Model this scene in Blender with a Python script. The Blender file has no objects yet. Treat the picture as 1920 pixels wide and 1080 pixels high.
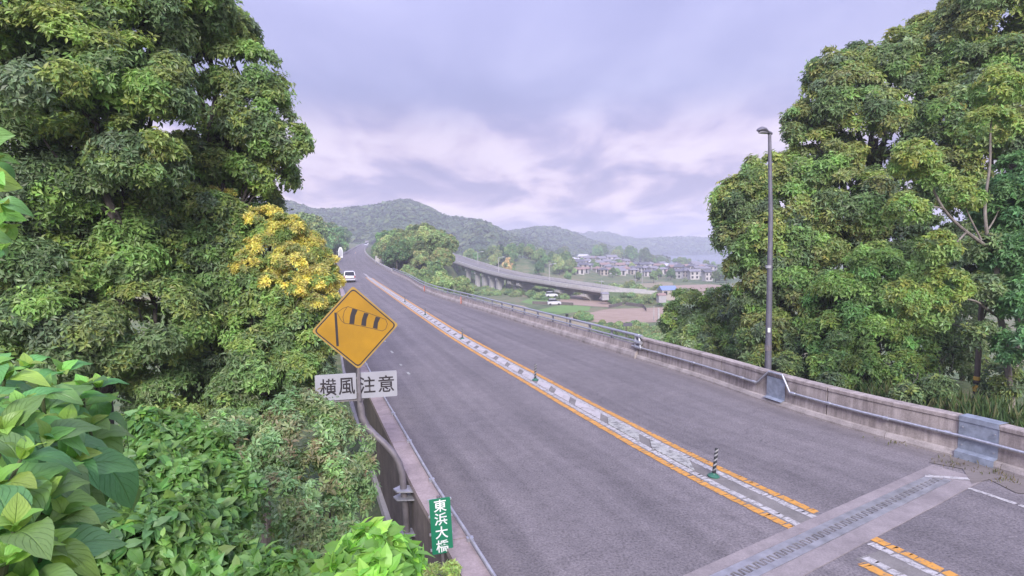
import bpy, math, random
import numpy as np
from mathutils import Vector, Matrix

sc = bpy.context.scene
COL = sc.collection
R = math.radians
RNG = np.random.default_rng(7)
random.seed(7)

# ------------------------------------------------------------------ camera
FPX, CAMH, PITCH, ROLL = 1100.0, 4.8, R(3.75), R(-0.8)
CM = Matrix.Rotation(math.pi / 2 - PITCH, 3, 'X') @ Matrix.Rotation(ROLL, 3, 'Z')
cam = bpy.data.cameras.new('camera')
camo = bpy.data.objects.new('camera', cam)
COL.objects.link(camo)
cam.sensor_width = 36.0
cam.lens = 36.0 * FPX / 1920.0
cam.clip_start = 0.05
cam.clip_end = 12000
camo.matrix_world = Matrix.Translation((0, 0, CAMH)) @ CM.to_4x4()
sc.camera = camo

# ------------------------------------------------------------------ sky, sun, exposure
SUN_EL, SUN_AZ = R(33), R(177)          # azimuth clockwise from +Y (the view direction)
w = bpy.data.worlds.new('World')
sc.world = w
w.use_nodes = True
nt = w.node_tree
nt.nodes.clear()
N = nt.nodes.new
L = nt.links.new


def mathn(nt, op, a=None, b=None, clamp=False):
    n = nt.nodes.new('ShaderNodeMath')
    n.operation = op
    n.use_clamp = clamp
    for i, v in enumerate((a, b)):
        if v is None:
            continue
        if isinstance(v, (int, float)):
            n.inputs[i].default_value = v
        else:
            nt.links.new(v, n.inputs[i])
    return n.outputs[0]


def ramp(nt, fac, stops, interp='LINEAR'):
    n = nt.nodes.new('ShaderNodeValToRGB')
    cr = n.color_ramp
    cr.interpolation = interp
    while len(cr.elements) < len(stops):
        cr.elements.new(0.5)
    for e, (p, c) in zip(cr.elements, stops):
        e.position = p
        e.color = (c[0], c[1], c[2], 1) if len(c) == 3 else c
    nt.links.new(fac, n.inputs[0])
    return n.outputs[0]


def mixc(nt, fac, a, b, mode='MIX'):
    n = nt.nodes.new('ShaderNodeMix')
    n.data_type = 'RGBA'
    n.blend_type = mode
    for sock, v in ((n.inputs[0], fac), (n.inputs[6], a), (n.inputs[7], b)):
        if isinstance(v, (int, float)):
            sock.default_value = v
        elif isinstance(v, (tuple, list)):
            sock.default_value = (v[0], v[1], v[2], 1)
        else:
            nt.links.new(v, sock)
    return n.outputs[2]


def noise(nt, vec, scale, detail=4, rough=0.55, dist=0.0, dim='3D'):
    n = nt.nodes.new('ShaderNodeTexNoise')
    n.noise_dimensions = dim
    n.inputs['Scale'].default_value = scale
    n.inputs['Detail'].default_value = detail
    n.inputs['Roughness'].default_value = rough
    n.inputs['Distortion'].default_value = dist
    if vec is not None:
        nt.links.new(vec, n.inputs['Vector'])
    return n.outputs['Fac']


def mapping(nt, vec, scale=(1, 1, 1), loc=(0, 0, 0), rot=(0, 0, 0)):
    n = nt.nodes.new('ShaderNodeMapping')
    n.inputs['Scale'].default_value = scale
    n.inputs['Location'].default_value = loc
    n.inputs['Rotation'].default_value = rot
    nt.links.new(vec, n.inputs['Vector'])
    return n.outputs[0]


tc = N('ShaderNodeTexCoord')
sep = N('ShaderNodeSeparateXYZ')
L(tc.outputs['Generated'], sep.inputs[0])
zz = mathn(nt, 'MAXIMUM', sep.outputs['Z'], 0.0)
den = mathn(nt, 'ADD', zz, 0.16)
comb = N('ShaderNodeCombineXYZ')
L(mathn(nt, 'DIVIDE', sep.outputs['X'], den), comb.inputs[0])
L(mathn(nt, 'DIVIDE', sep.outputs['Y'], den), comb.inputs[1])
big = noise(nt, mapping(nt, comb.outputs[0], (0.75, 0.42, 1), (3.1, 1.7, 0)), 0.85, 5, 0.46, 0.25)
fine = noise(nt, mapping(nt, comb.outputs[0], (0.9, 0.5, 1), (7.3, 0.4, 0)), 2.4, 6, 0.52, 0.35)
cl = mathn(nt, 'ADD', mathn(nt, 'MULTIPLY', big, 0.72), mathn(nt, 'MULTIPLY', fine, 0.28))
# overcast brightening to the zenith, as real overcast skies do
zen = mathn(nt, 'ADD', 0.80, mathn(nt, 'MULTIPLY', mathn(nt, 'MULTIPLY', zz, zz), 2.4))
cloud = ramp(nt, cl, [(0.40, (0.120, 0.123, 0.218)), (0.47, (0.138, 0.140, 0.242)), (0.53, (0.160, 0.161, 0.268)), (0.61, (0.200, 0.198, 0.305))])
hz = ramp(nt, zz, [(0.0, (1, 1, 1)), (0.06, (0.95, 0.95, 0.95)), (0.16, (0.55, 0.55, 0.55)), (0.26, (0, 0, 0))], 'EASE')
pink = ramp(nt, fine, [(0.40, (0.165, 0.130, 0.220)), (0.48, (0.27, 0.205, 0.285)), (0.53, (0.40, 0.305, 0.355)), (0.62, (0.52, 0.42, 0.44))])
skyc = mixc(nt, mathn(nt, 'MULTIPLY', hz, 0.95), cloud, pink)
vm = N('ShaderNodeVectorMath')
vm.operation = 'SCALE'
L(skyc, vm.inputs[0])
L(zen, vm.inputs['Scale'])
nish = N('ShaderNodeTexSky')
nish.sky_type = 'NISHITA'
nish.sun_disc = False
nish.sun_elevation = SUN_EL
nish.sun_rotation = SUN_AZ
bg1 = N('ShaderNodeBackground')
L(nish.outputs[0], bg1.inputs['Color'])
bg1.inputs['Strength'].default_value = 0.05
bg2 = N('ShaderNodeBackground')
L(vm.outputs[0], bg2.inputs['Color'])
bg2.inputs['Strength'].default_value = 0.84
mixs = N('ShaderNodeMixShader')
mixs.inputs[0].default_value = 0.92
L(bg1.outputs[0], mixs.inputs[1])
L(bg2.outputs[0], mixs.inputs[2])
wo = N('ShaderNodeOutputWorld')
L(mixs.outputs[0], wo.inputs['Surface'])

sun = bpy.data.lights.new('sun', 'SUN')
sun.energy = 1.5
sun.angle = R(22)
sun.color = (1.0, 0.95, 0.93)
suno = bpy.data.objects.new('sun', sun)
COL.objects.link(suno)
sdir = Vector((math.sin(SUN_AZ) * math.cos(SUN_EL), math.cos(SUN_AZ) * math.cos(SUN_EL), math.sin(SUN_EL)))
suno.rotation_euler = sdir.to_track_quat('Z', 'Y').to_euler()
suno.location = (-20, -40, 60)

vs = sc.view_settings
vs.view_transform = 'Standard'
vs.look = 'None'
vs.exposure = 1.9
vs.gamma = 1.0
vs.use_curve_mapping = False
sc.cycles.use_denoising = True
sc.cycles.max_bounces = 6
sc.cycles.diffuse_bounces = 3
sc.cycles.transmission_bounces = 4
sc.cycles.transparent_max_bounces = 6
sc.cycles.volume_bounces = 1
sc.cycles.caustics_reflective = False
sc.cycles.caustics_refractive = False

HAZE_DENSITY = 0.00078
HAZE_COLOR = (0.83, 0.85, 0.97)


# ------------------------------------------------------------------ measuring helpers
def ray(px, py):
    return CM @ Vector(((px - 960) / FPX, -(py - 540) / FPX, -1.0))


def at(px, py, Y):
    """The world point at depth Y seen at a photograph position."""
    d = ray(px, py)
    return Vector((0, 0, CAMH)) + d * (Y / d.y)


def at_z(px, py, z):
    d = ray(px, py)
    return Vector((0, 0, CAMH)) + d * ((z - CAMH) / d.z)


def sm(a, b, x):
    t = np.clip((np.asarray(x, float) - a) / (b - a), 0, 1)
    return t * t * (3 - 2 * t)


# ------------------------------------------------------------------ mesh and object helpers
class MB:
    def __init__(self):
        self.v, self.f, self.m = [], [], []

    def add(self, vs_, fs, mi=0):
        o = len(self.v)
        self.v += [tuple(p) for p in vs_]
        for f in fs:
            self.f.append(tuple(i + o for i in f))
            self.m.append(mi)

    def box(self, c, s, rot=None, mi=0, taper=1.0):
        hx, hy, hz_ = s[0] / 2, s[1] / 2, s[2] / 2
        pts = []
        for z, t in ((-hz_, 1.0), (hz_, taper)):
            for x, y in ((-hx, -hy), (hx, -hy), (hx, hy), (-hx, hy)):
                p = Vector((x * t, y * t, z))
                if rot is not None:
                    p = rot @ p
                pts.append(p + Vector(c))
        self.add(pts, [(3, 2, 1, 0), (4, 5, 6, 7), (0, 1, 5, 4), (1, 2, 6, 5), (2, 3, 7, 6), (3, 0, 4, 7)], mi)

    def tube(self, pts, rad, n=8, mi=0, cap=True):
        pts = [Vector(p) for p in pts]
        if not hasattr(rad, '__len__'):
            rad = [rad] * len(pts)
        rings = []
        up = Vector((0, 0, 1))
        prev = None
        for i, p in enumerate(pts):
            a = pts[max(0, i - 1)]
            b = pts[min(len(pts) - 1, i + 1)]
            t = (b - a).normalized()
            if prev is None:
                u = t.orthogonal().normalized()
            else:
                u = (prev - t * prev.dot(t))
                u = u.normalized() if u.length > 1e-6 else t.orthogonal().normalized()
            prev = u
            v = t.cross(u)
            rings.append([p + (u * math.cos(2 * math.pi * k / n) + v * math.sin(2 * math.pi * k / n)) * rad[i] for k in range(n)])
        vs_ = [q for r in rings for q in r]
        fs = []
        for i in range(len(rings) - 1):
            for k in range(n):
                k2 = (k + 1) % n
                fs.append((i * n + k, i * n + k2, (i + 1) * n + k2, (i + 1) * n + k))
        if cap:
            fs.append(tuple(range(n - 1, -1, -1)))
            fs.append(tuple((len(rings) - 1) * n + k for k in range(n)))
        self.add(vs_, fs, mi)

    def loft(self, rings, closed=True, caps=True, mi=0):
        n = len(rings[0])
        vs_ = [q for r in rings for q in r]
        fs = []
        for i in range(len(rings) - 1):
            for k in range(n if closed else n - 1):
                k2 = (k + 1) % n
                fs.append((i * n + k, i * n + k2, (i + 1) * n + k2, (i + 1) * n + k))
        if caps and closed:
            fs.append(tuple(range(n - 1, -1, -1)))
            fs.append(tuple((len(rings) - 1) * n + k for k in range(n)))
        self.add(vs_, fs, mi)

    def prism(self, poly, thick, M4=None, mi=0):
        """poly in local x,z; extruded along local y from 0 to -thick (front at -thick)."""
        n = len(poly)
        vs_ = [Vector((x, 0, z)) for x, z in poly] + [Vector((x, -thick, z)) for x, z in poly]
        if M4 is not None:
            vs_ = [M4 @ p for p in vs_]
        fs = [tuple(range(n)), tuple(range(2 * n - 1, n - 1, -1))]
        for k in range(n):
            k2 = (k + 1) % n
            fs.append((k2, k, n + k, n + k2))
        self.add(vs_, fs, mi)

    def mesh(self, name, mats, smooth=False, fix=True):
        me = bpy.data.meshes.new(name)
        me.from_pydata(self.v, [], self.f)
        for m_ in (mats if isinstance(mats, (list, tuple)) else [mats]):
            me.materials.append(m_)
        me.polygons.foreach_set('material_index', self.m)
        if fix:
            import bmesh
            bm = bmesh.new()
            bm.from_mesh(me)
            bmesh.ops.recalc_face_normals(bm, faces=bm.faces)
            bm.to_mesh(me)
            bm.free()
        if smooth:
            me.polygons.foreach_set('use_smooth', [True] * len(me.polygons))
            try:
                me.set_sharp_from_angle(angle=R(40))
            except Exception:
                pass
        me.update()
        return me


def obj(name, me, parent=None, loc=None):
    o = bpy.data.objects.new(name, me)
    COL.objects.link(o)
    if parent is not None:
        o.parent = parent
    if loc is not None:
        o.location = loc
    return o


def part(name, mb, mats, parent, smooth=False, loc=None, stuff=False):
    o = obj(name, mb.mesh(name, mats, smooth) if isinstance(mb, MB) else mb, parent, loc)
    if stuff:
        o['kind'] = 'stuff'
    return o


def tag(o, label=None, cat=None, group=None, kind=None):
    if label:
        o['label'] = label
    if cat:
        o['category'] = cat
    if group:
        o['group'] = group
    if kind:
        o['kind'] = kind
    return o


def thing(name, label, cat, loc=(0, 0, 0), rz=0.0, group=None):
    o = bpy.data.objects.new(name, None)
    COL.objects.link(o)
    o.location = loc
    o.rotation_euler = (0, 0, rz)
    o.empty_display_size = 0.2
    return tag(o, label, cat, group)


def kids_of(o, table):
    return table.get(o.name, [])


def copy_tree(o, loc=None, rz=None, scale=None, label=None):
    c = o.copy()
    COL.objects.link(c)
    for ch in list(o.children):
        d = ch.copy()
        COL.objects.link(d)
        d.parent = c
        for g in list(ch.children):
            e = g.copy()
            COL.objects.link(e)
            e.parent = d
    if loc is not None:
        c.location = loc
    if rz is not None:
        c.rotation_euler = (0, 0, rz)
    if scale is not None:
        c.scale = scale
    if label:
        c['label'] = label
    return c


# ------------------------------------------------------------------ materials
def new_mat(name):
    m = bpy.data.materials.new(name)
    m.use_nodes = True
    m.node_tree.nodes.clear()
    out = m.node_tree.nodes.new('ShaderNodeOutputMaterial')
    b = m.node_tree.nodes.new('ShaderNodeBsdfPrincipled')
    m.node_tree.links.new(b.outputs[0], out.inputs['Surface'])
    return m, m.node_tree, b, out


def setc(nt, b, c):
    if isinstance(c, (tuple, list)):
        b.inputs['Base Color'].default_value = (c[0], c[1], c[2], 1)
    else:
        nt.links.new(c, b.inputs['Base Color'])


def bump(nt, b, h, strength=0.3, dist=0.02):
    n = nt.nodes.new('ShaderNodeBump')
    n.inputs['Strength'].default_value = strength
    n.inputs['Distance'].default_value = dist
    nt.links.new(h, n.inputs['Height'])
    nt.links.new(n.outputs[0], b.inputs['Normal'])


def ocoord(nt, kind='Object'):
    return nt.nodes.new('ShaderNodeTexCoord').outputs[kind]


def geo_pos(nt):
    return nt.nodes.new('ShaderNodeNewGeometry').outputs['Position']


def plain(name, col, rough=0.6, metal=0.0, var=0.12, scale=8.0, bstr=0.0):
    m, nt, b, _ = new_mat(name)
    v = ocoord(nt)
    f = noise(nt, v, scale, 5, 0.6)
    lo = tuple(c * (1 - var) for c in col)
    hi = tuple(min(1, c * (1 + var)) for c in col)
    setc(nt, b, ramp(nt, f, [(0.3, lo), (0.7, hi)]))
    b.inputs['Roughness'].default_value = rough
    b.inputs['Metallic'].default_value = metal
    if bstr:
        bump(nt, b, f, bstr, 0.01)
    return m


def mat_asphalt():
    m, nt, b, _ = new_mat('asphalt')
    p = geo_pos(nt)
    uv = nt.nodes.new('ShaderNodeUVMap')
    uv.uv_map = 'UVMap'
    big = noise(nt, p, 0.35, 5, 0.6)
    mid = noise(nt, p, 3.2, 6, 0.7)
    agg = nt.nodes.new('ShaderNodeTexVoronoi')
    agg.inputs['Scale'].default_value = 26
    nt.links.new(p, agg.inputs['Vector'])
    ag2 = noise(nt, p, 24, 4, 0.8)
    base = ramp(nt, big, [(0.3, (0.155, 0.142, 0.145)), (0.7, (0.195, 0.177, 0.177))])
    spk = ramp(nt, ag2, [(0.36, (0.42, 0.42, 0.42)), (0.50, (1, 1, 1)), (0.68, (1.55, 1.53, 1.50))])
    col = mixc(nt, 0.8, base, spk, 'MULTIPLY')
    pat = ramp(nt, mid, [(0.36, (0.70, 0.70, 0.70)), (0.55, (1.0, 1.0, 1.0)), (0.75, (1.18, 1.16, 1.14))])
    col = mixc(nt, 0.5, col, pat, 'MULTIPLY')
    # long streaks along the lanes: tyre-polished bands
    st = noise(nt, mapping(nt, uv.outputs[0], (1.5, 0.03, 1)), 1.0, 4, 0.6)
    stc = ramp(nt, st, [(0.36, (0.76, 0.76, 0.77)), (0.62, (1.14, 1.13, 1.14))])
    col = mixc(nt, 0.8, col, stc, 'MULTIPLY')
    # dark ravelled spots in wheel paths
    rv = noise(nt, p, 1.15, 6, 0.72, 0.6)
    rvf = ramp(nt, rv, [(0.63, (0, 0, 0)), (0.67, (1, 1, 1))])
    rv2 = ramp(nt, noise(nt, p, 0.22, 2), [(0.5, (0, 0, 0)), (0.58, (1, 1, 1))])
    rf = mathn(nt, 'MULTIPLY', rvf, rv2)
    col = mixc(nt, mathn(nt, 'MULTIPLY', rf, 0.55), col, (0.07, 0.067, 0.07))
    # fine cracks
    ck = nt.nodes.new('ShaderNodeTexVoronoi')
    ck.feature = 'DISTANCE_TO_EDGE'
    ck.inputs['Scale'].default_value = 0.55
    wn = nt.nodes.new('ShaderNodeTexNoise')
    wn.inputs['Scale'].default_value = 1.7
    wn.inputs['Detail'].default_value = 6
    nt.links.new(p, wn.inputs['Vector'])
    wv = nt.nodes.new('ShaderNodeVectorMath')
    wv.operation = 'MULTIPLY_ADD'
    wv.inputs[1].default_value = (0.9, 0.9, 0)
    nt.links.new(wn.outputs['Color'], wv.inputs[0])
    nt.links.new(p, wv.inputs[2])
    nt.links.new(wv.outputs[0], ck.inputs['Vector'])
    ckf = ramp(nt, ck.outputs['Distance'], [(0.004, (1, 1, 1)), (0.012, (0, 0, 0))])
    ckm = ramp(nt, noise(nt, p, 0.3, 3), [(0.48, (0, 0, 0)), (0.56, (1, 1, 1))])
    col = mixc(nt, mathn(nt, 'MULTIPLY', mathn(nt, 'MULTIPLY', ckf, ckm), 0.28), col, (0.06, 0.056, 0.058))
    # dusty margins next to the parapets
    s = nt.nodes.new('ShaderNodeSeparateXYZ')
    nt.links.new(uv.outputs[0], s.inputs[0])
    ed = mathn(nt, 'ABSOLUTE', s.outputs[0])
    edn = mathn(nt, 'ADD', ed, mathn(nt, 'MULTIPLY', mid, 0.9))
    ef = ramp(nt, mathn(nt, 'MULTIPLY', edn, 0.1), [(0.50, (0, 0, 0)), (0.60, (1, 1, 1))])
    col = mixc(nt, mathn(nt, 'MULTIPLY', ef, 0.42), col, (0.215, 0.185, 0.175))
    setc(nt, b, col)
    b.inputs['Roughness'].default_value = 0.86
    b.inputs['Specular IOR Level'].default_value = 0.3
    h = mathn(nt, 'ADD', agg.outputs['Distance'], mathn(nt, 'MULTIPLY', ag2, 1.2))
    bump(nt, b, h, 0.55, 0.015)
    return m


def mat_concrete(name, light=(0.36, 0.31, 0.29), dark=(0.16, 0.135, 0.13), streak=0.8, moss=0.35):
    m, nt, b, _ = new_mat(name)
    p = geo_pos(nt)
    n1 = noise(nt, p, 1.6, 6, 0.65)
    st = noise(nt, mapping(nt, p, (7, 7, 0.5)), 1.0, 5, 0.7)
    n3 = noise(nt, p, 35, 4, 0.7)
    f = mathn(nt, 'ADD', mathn(nt, 'MULTIPLY', n1, 1 - streak * 0.5), mathn(nt, 'MULTIPLY', st, streak * 0.5))
    col = ramp(nt, f, [(0.36, dark), (0.50, tuple((a + c) / 2 for a, c in zip(light, dark))), (0.64, light)])
    ms = ramp(nt, noise(nt, mapping(nt, p, (1, 1, 0.6)), 2.7, 6, 0.75), [(0.52, (0, 0, 0)), (0.68, (1, 1, 1))])
    col = mixc(nt, mathn(nt, 'MULTIPLY', ms, moss), col, (0.075, 0.068, 0.055))
    g = ramp(nt, n3, [(0.3, (0.75, 0.75, 0.75)), (0.7, (1.2, 1.2, 1.2))])
    col = mixc(nt, 0.7, col, g, 'MULTIPLY')
    setc(nt, b, col)
    b.inputs['Roughness'].default_value = 0.9
    bump(nt, b, mathn(nt, 'ADD', n3, n1), 0.35, 0.012)
    return m


def mat_paint(name, col, under=(0.12, 0.115, 0.115), wear=0.5, scale=9.0, edge=0.05):
    m, nt, b, _ = new_mat(name)
    p = geo_pos(nt)
    n1 = noise(nt, p, scale, 6, 0.72)
    n2 = noise(nt, p, 60, 3, 0.7)
    f = mathn(nt, 'ADD', mathn(nt, 'MULTIPLY', n1, 0.7), mathn(nt, 'MULTIPLY', n2, 0.3))
    wf = ramp(nt, f, [(wear - edge, (1, 1, 1)), (wear + edge, (0, 0, 0))])
    tint = ramp(nt, noise(nt, p, 2.5, 3), [(0.3, tuple(c * 0.8 for c in col)), (0.7, col)])
    setc(nt, b, mixc(nt, wf, tint, under))
    b.inputs['Roughness'].default_value = 0.75
    bump(nt, b, n2, 0.3, 0.01)
    return m


def mat_leaf(name, rough=0.48, transl=0.40, objrand=False, veins=False):
    m, nt, b, out = new_mat(name)
    a = nt.nodes.new('ShaderNodeVertexColor')
    a.layer_name = 'Col'
    col = a.outputs['Color']
    if objrand:
        oi = nt.nodes.new('ShaderNodeObjectInfo')
        hs = nt.nodes.new('ShaderNodeHueSaturation')
        nt.links.new(col, hs.inputs['Color'])
        nt.links.new(mathn(nt, 'ADD', 0.475, mathn(nt, 'MULTIPLY', oi.outputs['Random'], 0.06)), hs.inputs['Hue'])
        rnd2 = mathn(nt, 'FRACT', mathn(nt, 'MULTIPLY', oi.outputs['Random'], 7.31))
        nt.links.new(mathn(nt, 'ADD', 0.7, mathn(nt, 'MULTIPLY', rnd2, 0.6)), hs.inputs['Value'])
        col = hs.outputs[0]
    if veins:
        uv = nt.nodes.new('ShaderNodeUVMap')
        uv.uv_map = 'UVMap'
        s = nt.nodes.new('ShaderNodeSeparateXYZ')
        nt.links.new(uv.outputs[0], s.inputs[0])
        au = mathn(nt, 'ABSOLUTE', s.outputs[0])
        # side veins arc towards the tip
        ph = mathn(nt, 'SUBTRACT', mathn(nt, 'MULTIPLY', s.outputs[1], 46.0), mathn(nt, 'MULTIPLY', au, 20.0))
        sv = mathn(nt, 'ABSOLUTE', mathn(nt, 'SINE', mathn(nt, 'MULTIPLY', ph, 0.5)))
        svl = ramp(nt, sv, [(0.0, (1, 1, 1)), (0.28, (0, 0, 0))])
        mv = ramp(nt, au, [(0.0, (1, 1, 1)), (0.07, (0, 0, 0))])
        vein = mathn(nt, 'MAXIMUM', mathn(nt, 'MULTIPLY', svl, 0.5), mv)
        bl = noise(nt, uv.outputs[0], 5, 4, 0.6)
        col = mixc(nt, 0.5, col, ramp(nt, bl, [(0.3, (0.75, 0.8, 0.75)), (0.7, (1.2, 1.15, 1.1))]), 'MULTIPLY')
        col = mixc(nt, mathn(nt, 'MULTIPLY', vein, 0.22), col, (0.22, 0.36, 0.12))
        bump(nt, b, mathn(nt, 'SUBTRACT', 1.0, vein), 0.55, 0.006)
    setc(nt, b, col)
    b.inputs['Roughness'].default_value = rough
    b.inputs['Specular IOR Level'].default_value = 0.5
    tr = nt.nodes.new('ShaderNodeBsdfTranslucent')
    hs2 = nt.nodes.new('ShaderNodeHueSaturation')
    hs2.inputs['Hue'].default_value = 0.48
    hs2.inputs['Value'].default_value = 1.5
    nt.links.new(col, hs2.inputs['Color'])
    nt.links.new(hs2.outputs[0], tr.inputs['Color'])
    mx = nt.nodes.new('ShaderNodeMixShader')
    mx.inputs[0].default_value = transl
    nt.links.new(b.outputs[0], mx.inputs[1])
    nt.links.new(tr.outputs[0], mx.inputs[2])
    nt.links.new(mx.outputs[0], out.inputs['Surface'])
    return m


def mat_bark(name, c1, c2):
    m, nt, b, _ = new_mat(name)
    p = geo_pos(nt)
    f = noise(nt, mapping(nt, p, (6, 6, 1.5)), 1.5, 6, 0.7)
    setc(nt, b, ramp(nt, f, [(0.35, c1), (0.65, c2)]))
    b.inputs['Roughness'].default_value = 0.9
    bump(nt, b, f, 0.6, 0.03)
    return m


def mat_ground():
    m, nt, b, _ = new_mat('ground_soil_and_grass')
    p = geo_pos(nt)
    a = noise(nt, p, 0.035, 6, 0.65)
    c = noise(nt, p, 0.35, 6, 0.7)
    d = noise(nt, p, 4.0, 4, 0.7)
    f = mathn(nt, 'ADD', mathn(nt, 'MULTIPLY', a, 0.5), mathn(nt, 'MULTIPLY', c, 0.5))
    col = ramp(nt, f, [(0.36, (0.045, 0.075, 0.030)), (0.46, (0.085, 0.130, 0.050)), (0.53, (0.15, 0.165, 0.075)), (0.62, (0.215, 0.175, 0.11))])
    col = mixc(nt, 0.6, col, ramp(nt, d, [(0.3, (0.6, 0.6, 0.6)), (0.7, (1.3, 1.3, 1.3))]), 'MULTIPLY')
    setc(nt, b, col)
    b.inputs['Roughness'].default_value = 0.95
    bump(nt, b, c, 0.8, 0.4)
    return m


def mat_field(name, c1, c2, row_scale=0.0):
    m, nt, b, _ = new_mat(name)
    p = geo_pos(nt)
    f = noise(nt, mapping(nt, p, (0.4, 1.6, 1), rot=(0, 0, 0.3)), 0.5, 6, 0.7)
    setc(nt, b, ramp(nt, f, [(0.32, c1), (0.68, c2)]))
    b.inputs['Roughness'].default_value = 0.95
    bump(nt, b, f, 0.5, 0.2)
    return m


M = {}
M['asphalt'] = mat_asphalt()
M['concrete'] = mat_concrete('weathered_concrete', (0.47, 0.41, 0.385), (0.19, 0.16, 0.15), 1.1, 0.42)
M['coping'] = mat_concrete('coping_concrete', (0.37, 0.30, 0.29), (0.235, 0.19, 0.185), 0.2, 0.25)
M['foot'] = mat_concrete('kerb_concrete', (0.42, 0.375, 0.355), (0.24, 0.21, 0.20), 0.3, 0.25)
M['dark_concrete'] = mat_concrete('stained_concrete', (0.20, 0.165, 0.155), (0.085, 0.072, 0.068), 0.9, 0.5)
M['pale_concrete'] = mat_concrete('pale_concrete', (0.50, 0.475, 0.465), (0.36, 0.345, 0.34), 0.5, 0.1)
M['header'] = mat_concrete('joint_header_concrete', (0.29, 0.255, 0.25), (0.205, 0.18, 0.178), 0.0, 0.15)
M['orange_paint'] = mat_paint('orange_road_paint', (0.62, 0.30, 0.055), (0.17, 0.15, 0.14), 0.43, 11, 0.05)
M['white_paint'] = mat_paint('white_road_paint', (0.50, 0.48, 0.465), (0.20, 0.19, 0.185), 0.47, 12, 0.05)
M['worn_white'] = mat_paint('worn_white_paint', (0.42, 0.42, 0.38), (0.13, 0.125, 0.12), 0.47, 7, 0.06)
M['block_white'] = mat_paint('median_block_paint', (0.47, 0.44, 0.43), (0.22, 0.20, 0.19), 0.42, 5, 0.05)
M['median'] = mat_concrete('median_strip_asphalt', (0.22, 0.205, 0.19), (0.15, 0.14, 0.13), 0.0, 0.35)
M['galv'] = plain('galvanised_steel', (0.50, 0.51, 0.54), 0.42, 0.75, 0.2, 14)
M['galv_dull'] = plain('dull_galvanised_steel', (0.42, 0.42, 0.45), 0.55, 0.5, 0.25, 6)
M['plate'] = plain('cover_plate_steel', (0.33, 0.37, 0.44), 0.5, 0.45, 0.28, 5)
M['finger'] = plain('joint_steel', (0.36, 0.355, 0.37), 0.45, 0.5, 0.3, 3)
M['black_gap'] = plain('joint_gap_rubber', (0.015, 0.015, 0.017), 0.9)
M['sign_yellow'] = plain('yellow_sign_sheet', (0.36, 0.19, 0.010), 0.42, 0, 0.16, 2.2)
M['sign_edge'] = plain('yellow_sign_rim', (0.34, 0.215, 0.05), 0.5, 0, 0.1)
M['sign_black'] = plain('black_sign_print', (0.022, 0.018, 0.022), 0.5)
M['sign_grey'] = plain('grey_sign_sheet', (0.34, 0.34, 0.37), 0.45, 0.1, 0.08, 3)
M['sign_green'] = plain('green_sign_sheet', (0.012, 0.17, 0.085), 0.4, 0, 0.08, 3)
M['sign_white'] = plain('white_sign_print', (0.72, 0.74, 0.72), 0.5)
M['pole_grey'] = plain('grey_pole_paint', (0.20, 0.18, 0.19), 0.5, 0.3, 0.25, 5)
M['lamp_grey'] = plain('lamp_pole_paint', (0.145, 0.14, 0.17), 0.5, 0.2, 0.2, 3)
M['lamp_glass'] = plain('lamp_lens', (0.35, 0.34, 0.38), 0.25)
M['post_black'] = plain('delineator_black', (0.02, 0.022, 0.024), 0.5)
M['post_band'] = plain('delineator_grey_band', (0.30, 0.30, 0.31), 0.5)
M['post_green'] = plain('delineator_base_green', (0.03, 0.13, 0.085), 0.5)
M['orange_plate'] = plain('orange_reflector', (0.62, 0.20, 0.13), 0.5)
M['car_white'] = plain('silver_car_paint', (0.62, 0.62, 0.66), 0.25, 0.1, 0.03)
M['glass_dark'] = plain('dark_glass', (0.02, 0.022, 0.03), 0.08)
M['tyre'] = plain('tyre_rubber', (0.02, 0.02, 0.02), 0.85)
M['red_lamp'] = plain('red_tail_lamp', (0.35, 0.02, 0.02), 0.3)
M['wood_pole'] = mat_bark('dark_utility_pole', (0.075, 0.06, 0.055), (0.14, 0.115, 0.105))
M['band_yellow'] = plain('yellow_pole_band', (0.60, 0.38, 0.08), 0.6)
M['bark'] = mat_bark('bark', (0.040, 0.034, 0.030), (0.11, 0.095, 0.085))
M['bark_pale'] = mat_bark('pale_bark', (0.13, 0.11, 0.095), (0.27, 0.24, 0.21))
M['stem'] = mat_bark('green_stem', (0.06, 0.09, 0.03), (0.13, 0.14, 0.07))
M['leaf'] = mat_leaf('foliage_leaf')
M['leaf_far'] = mat_leaf('far_foliage', 0.7, 0.15, True)
M['leaf_hill'] = mat_leaf('hill_foliage', 0.8, 0.1)
M['leaf_near'] = mat_leaf('near_leaf', 0.42, 0.30, True, True)
M['ground'] = mat_ground()
M['hill'] = mat_field('hill_forest_floor', (0.03, 0.045, 0.025), (0.06, 0.085, 0.04))
M['paddy'] = mat_field('green_crop', (0.10, 0.20, 0.05), (0.17, 0.28, 0.07))
M['soil'] = mat_field('bare_soil', (0.25, 0.175, 0.125), (0.38, 0.285, 0.22))
M['soil_dry'] = mat_field('dry_stubble', (0.20, 0.17, 0.10), (0.34, 0.29, 0.19))
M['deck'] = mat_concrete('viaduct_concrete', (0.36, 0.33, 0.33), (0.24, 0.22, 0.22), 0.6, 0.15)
M['wall_house'] = [plain('house_wall_white', (0.46, 0.43, 0.42), 0.8, 0, 0.08, 2), plain('house_wall_cream', (0.38, 0.33, 0.29), 0.8, 0, 0.08, 2), plain('house_wall_grey', (0.34, 0.33, 0.34), 0.8, 0, 0.1, 2)]
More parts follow.
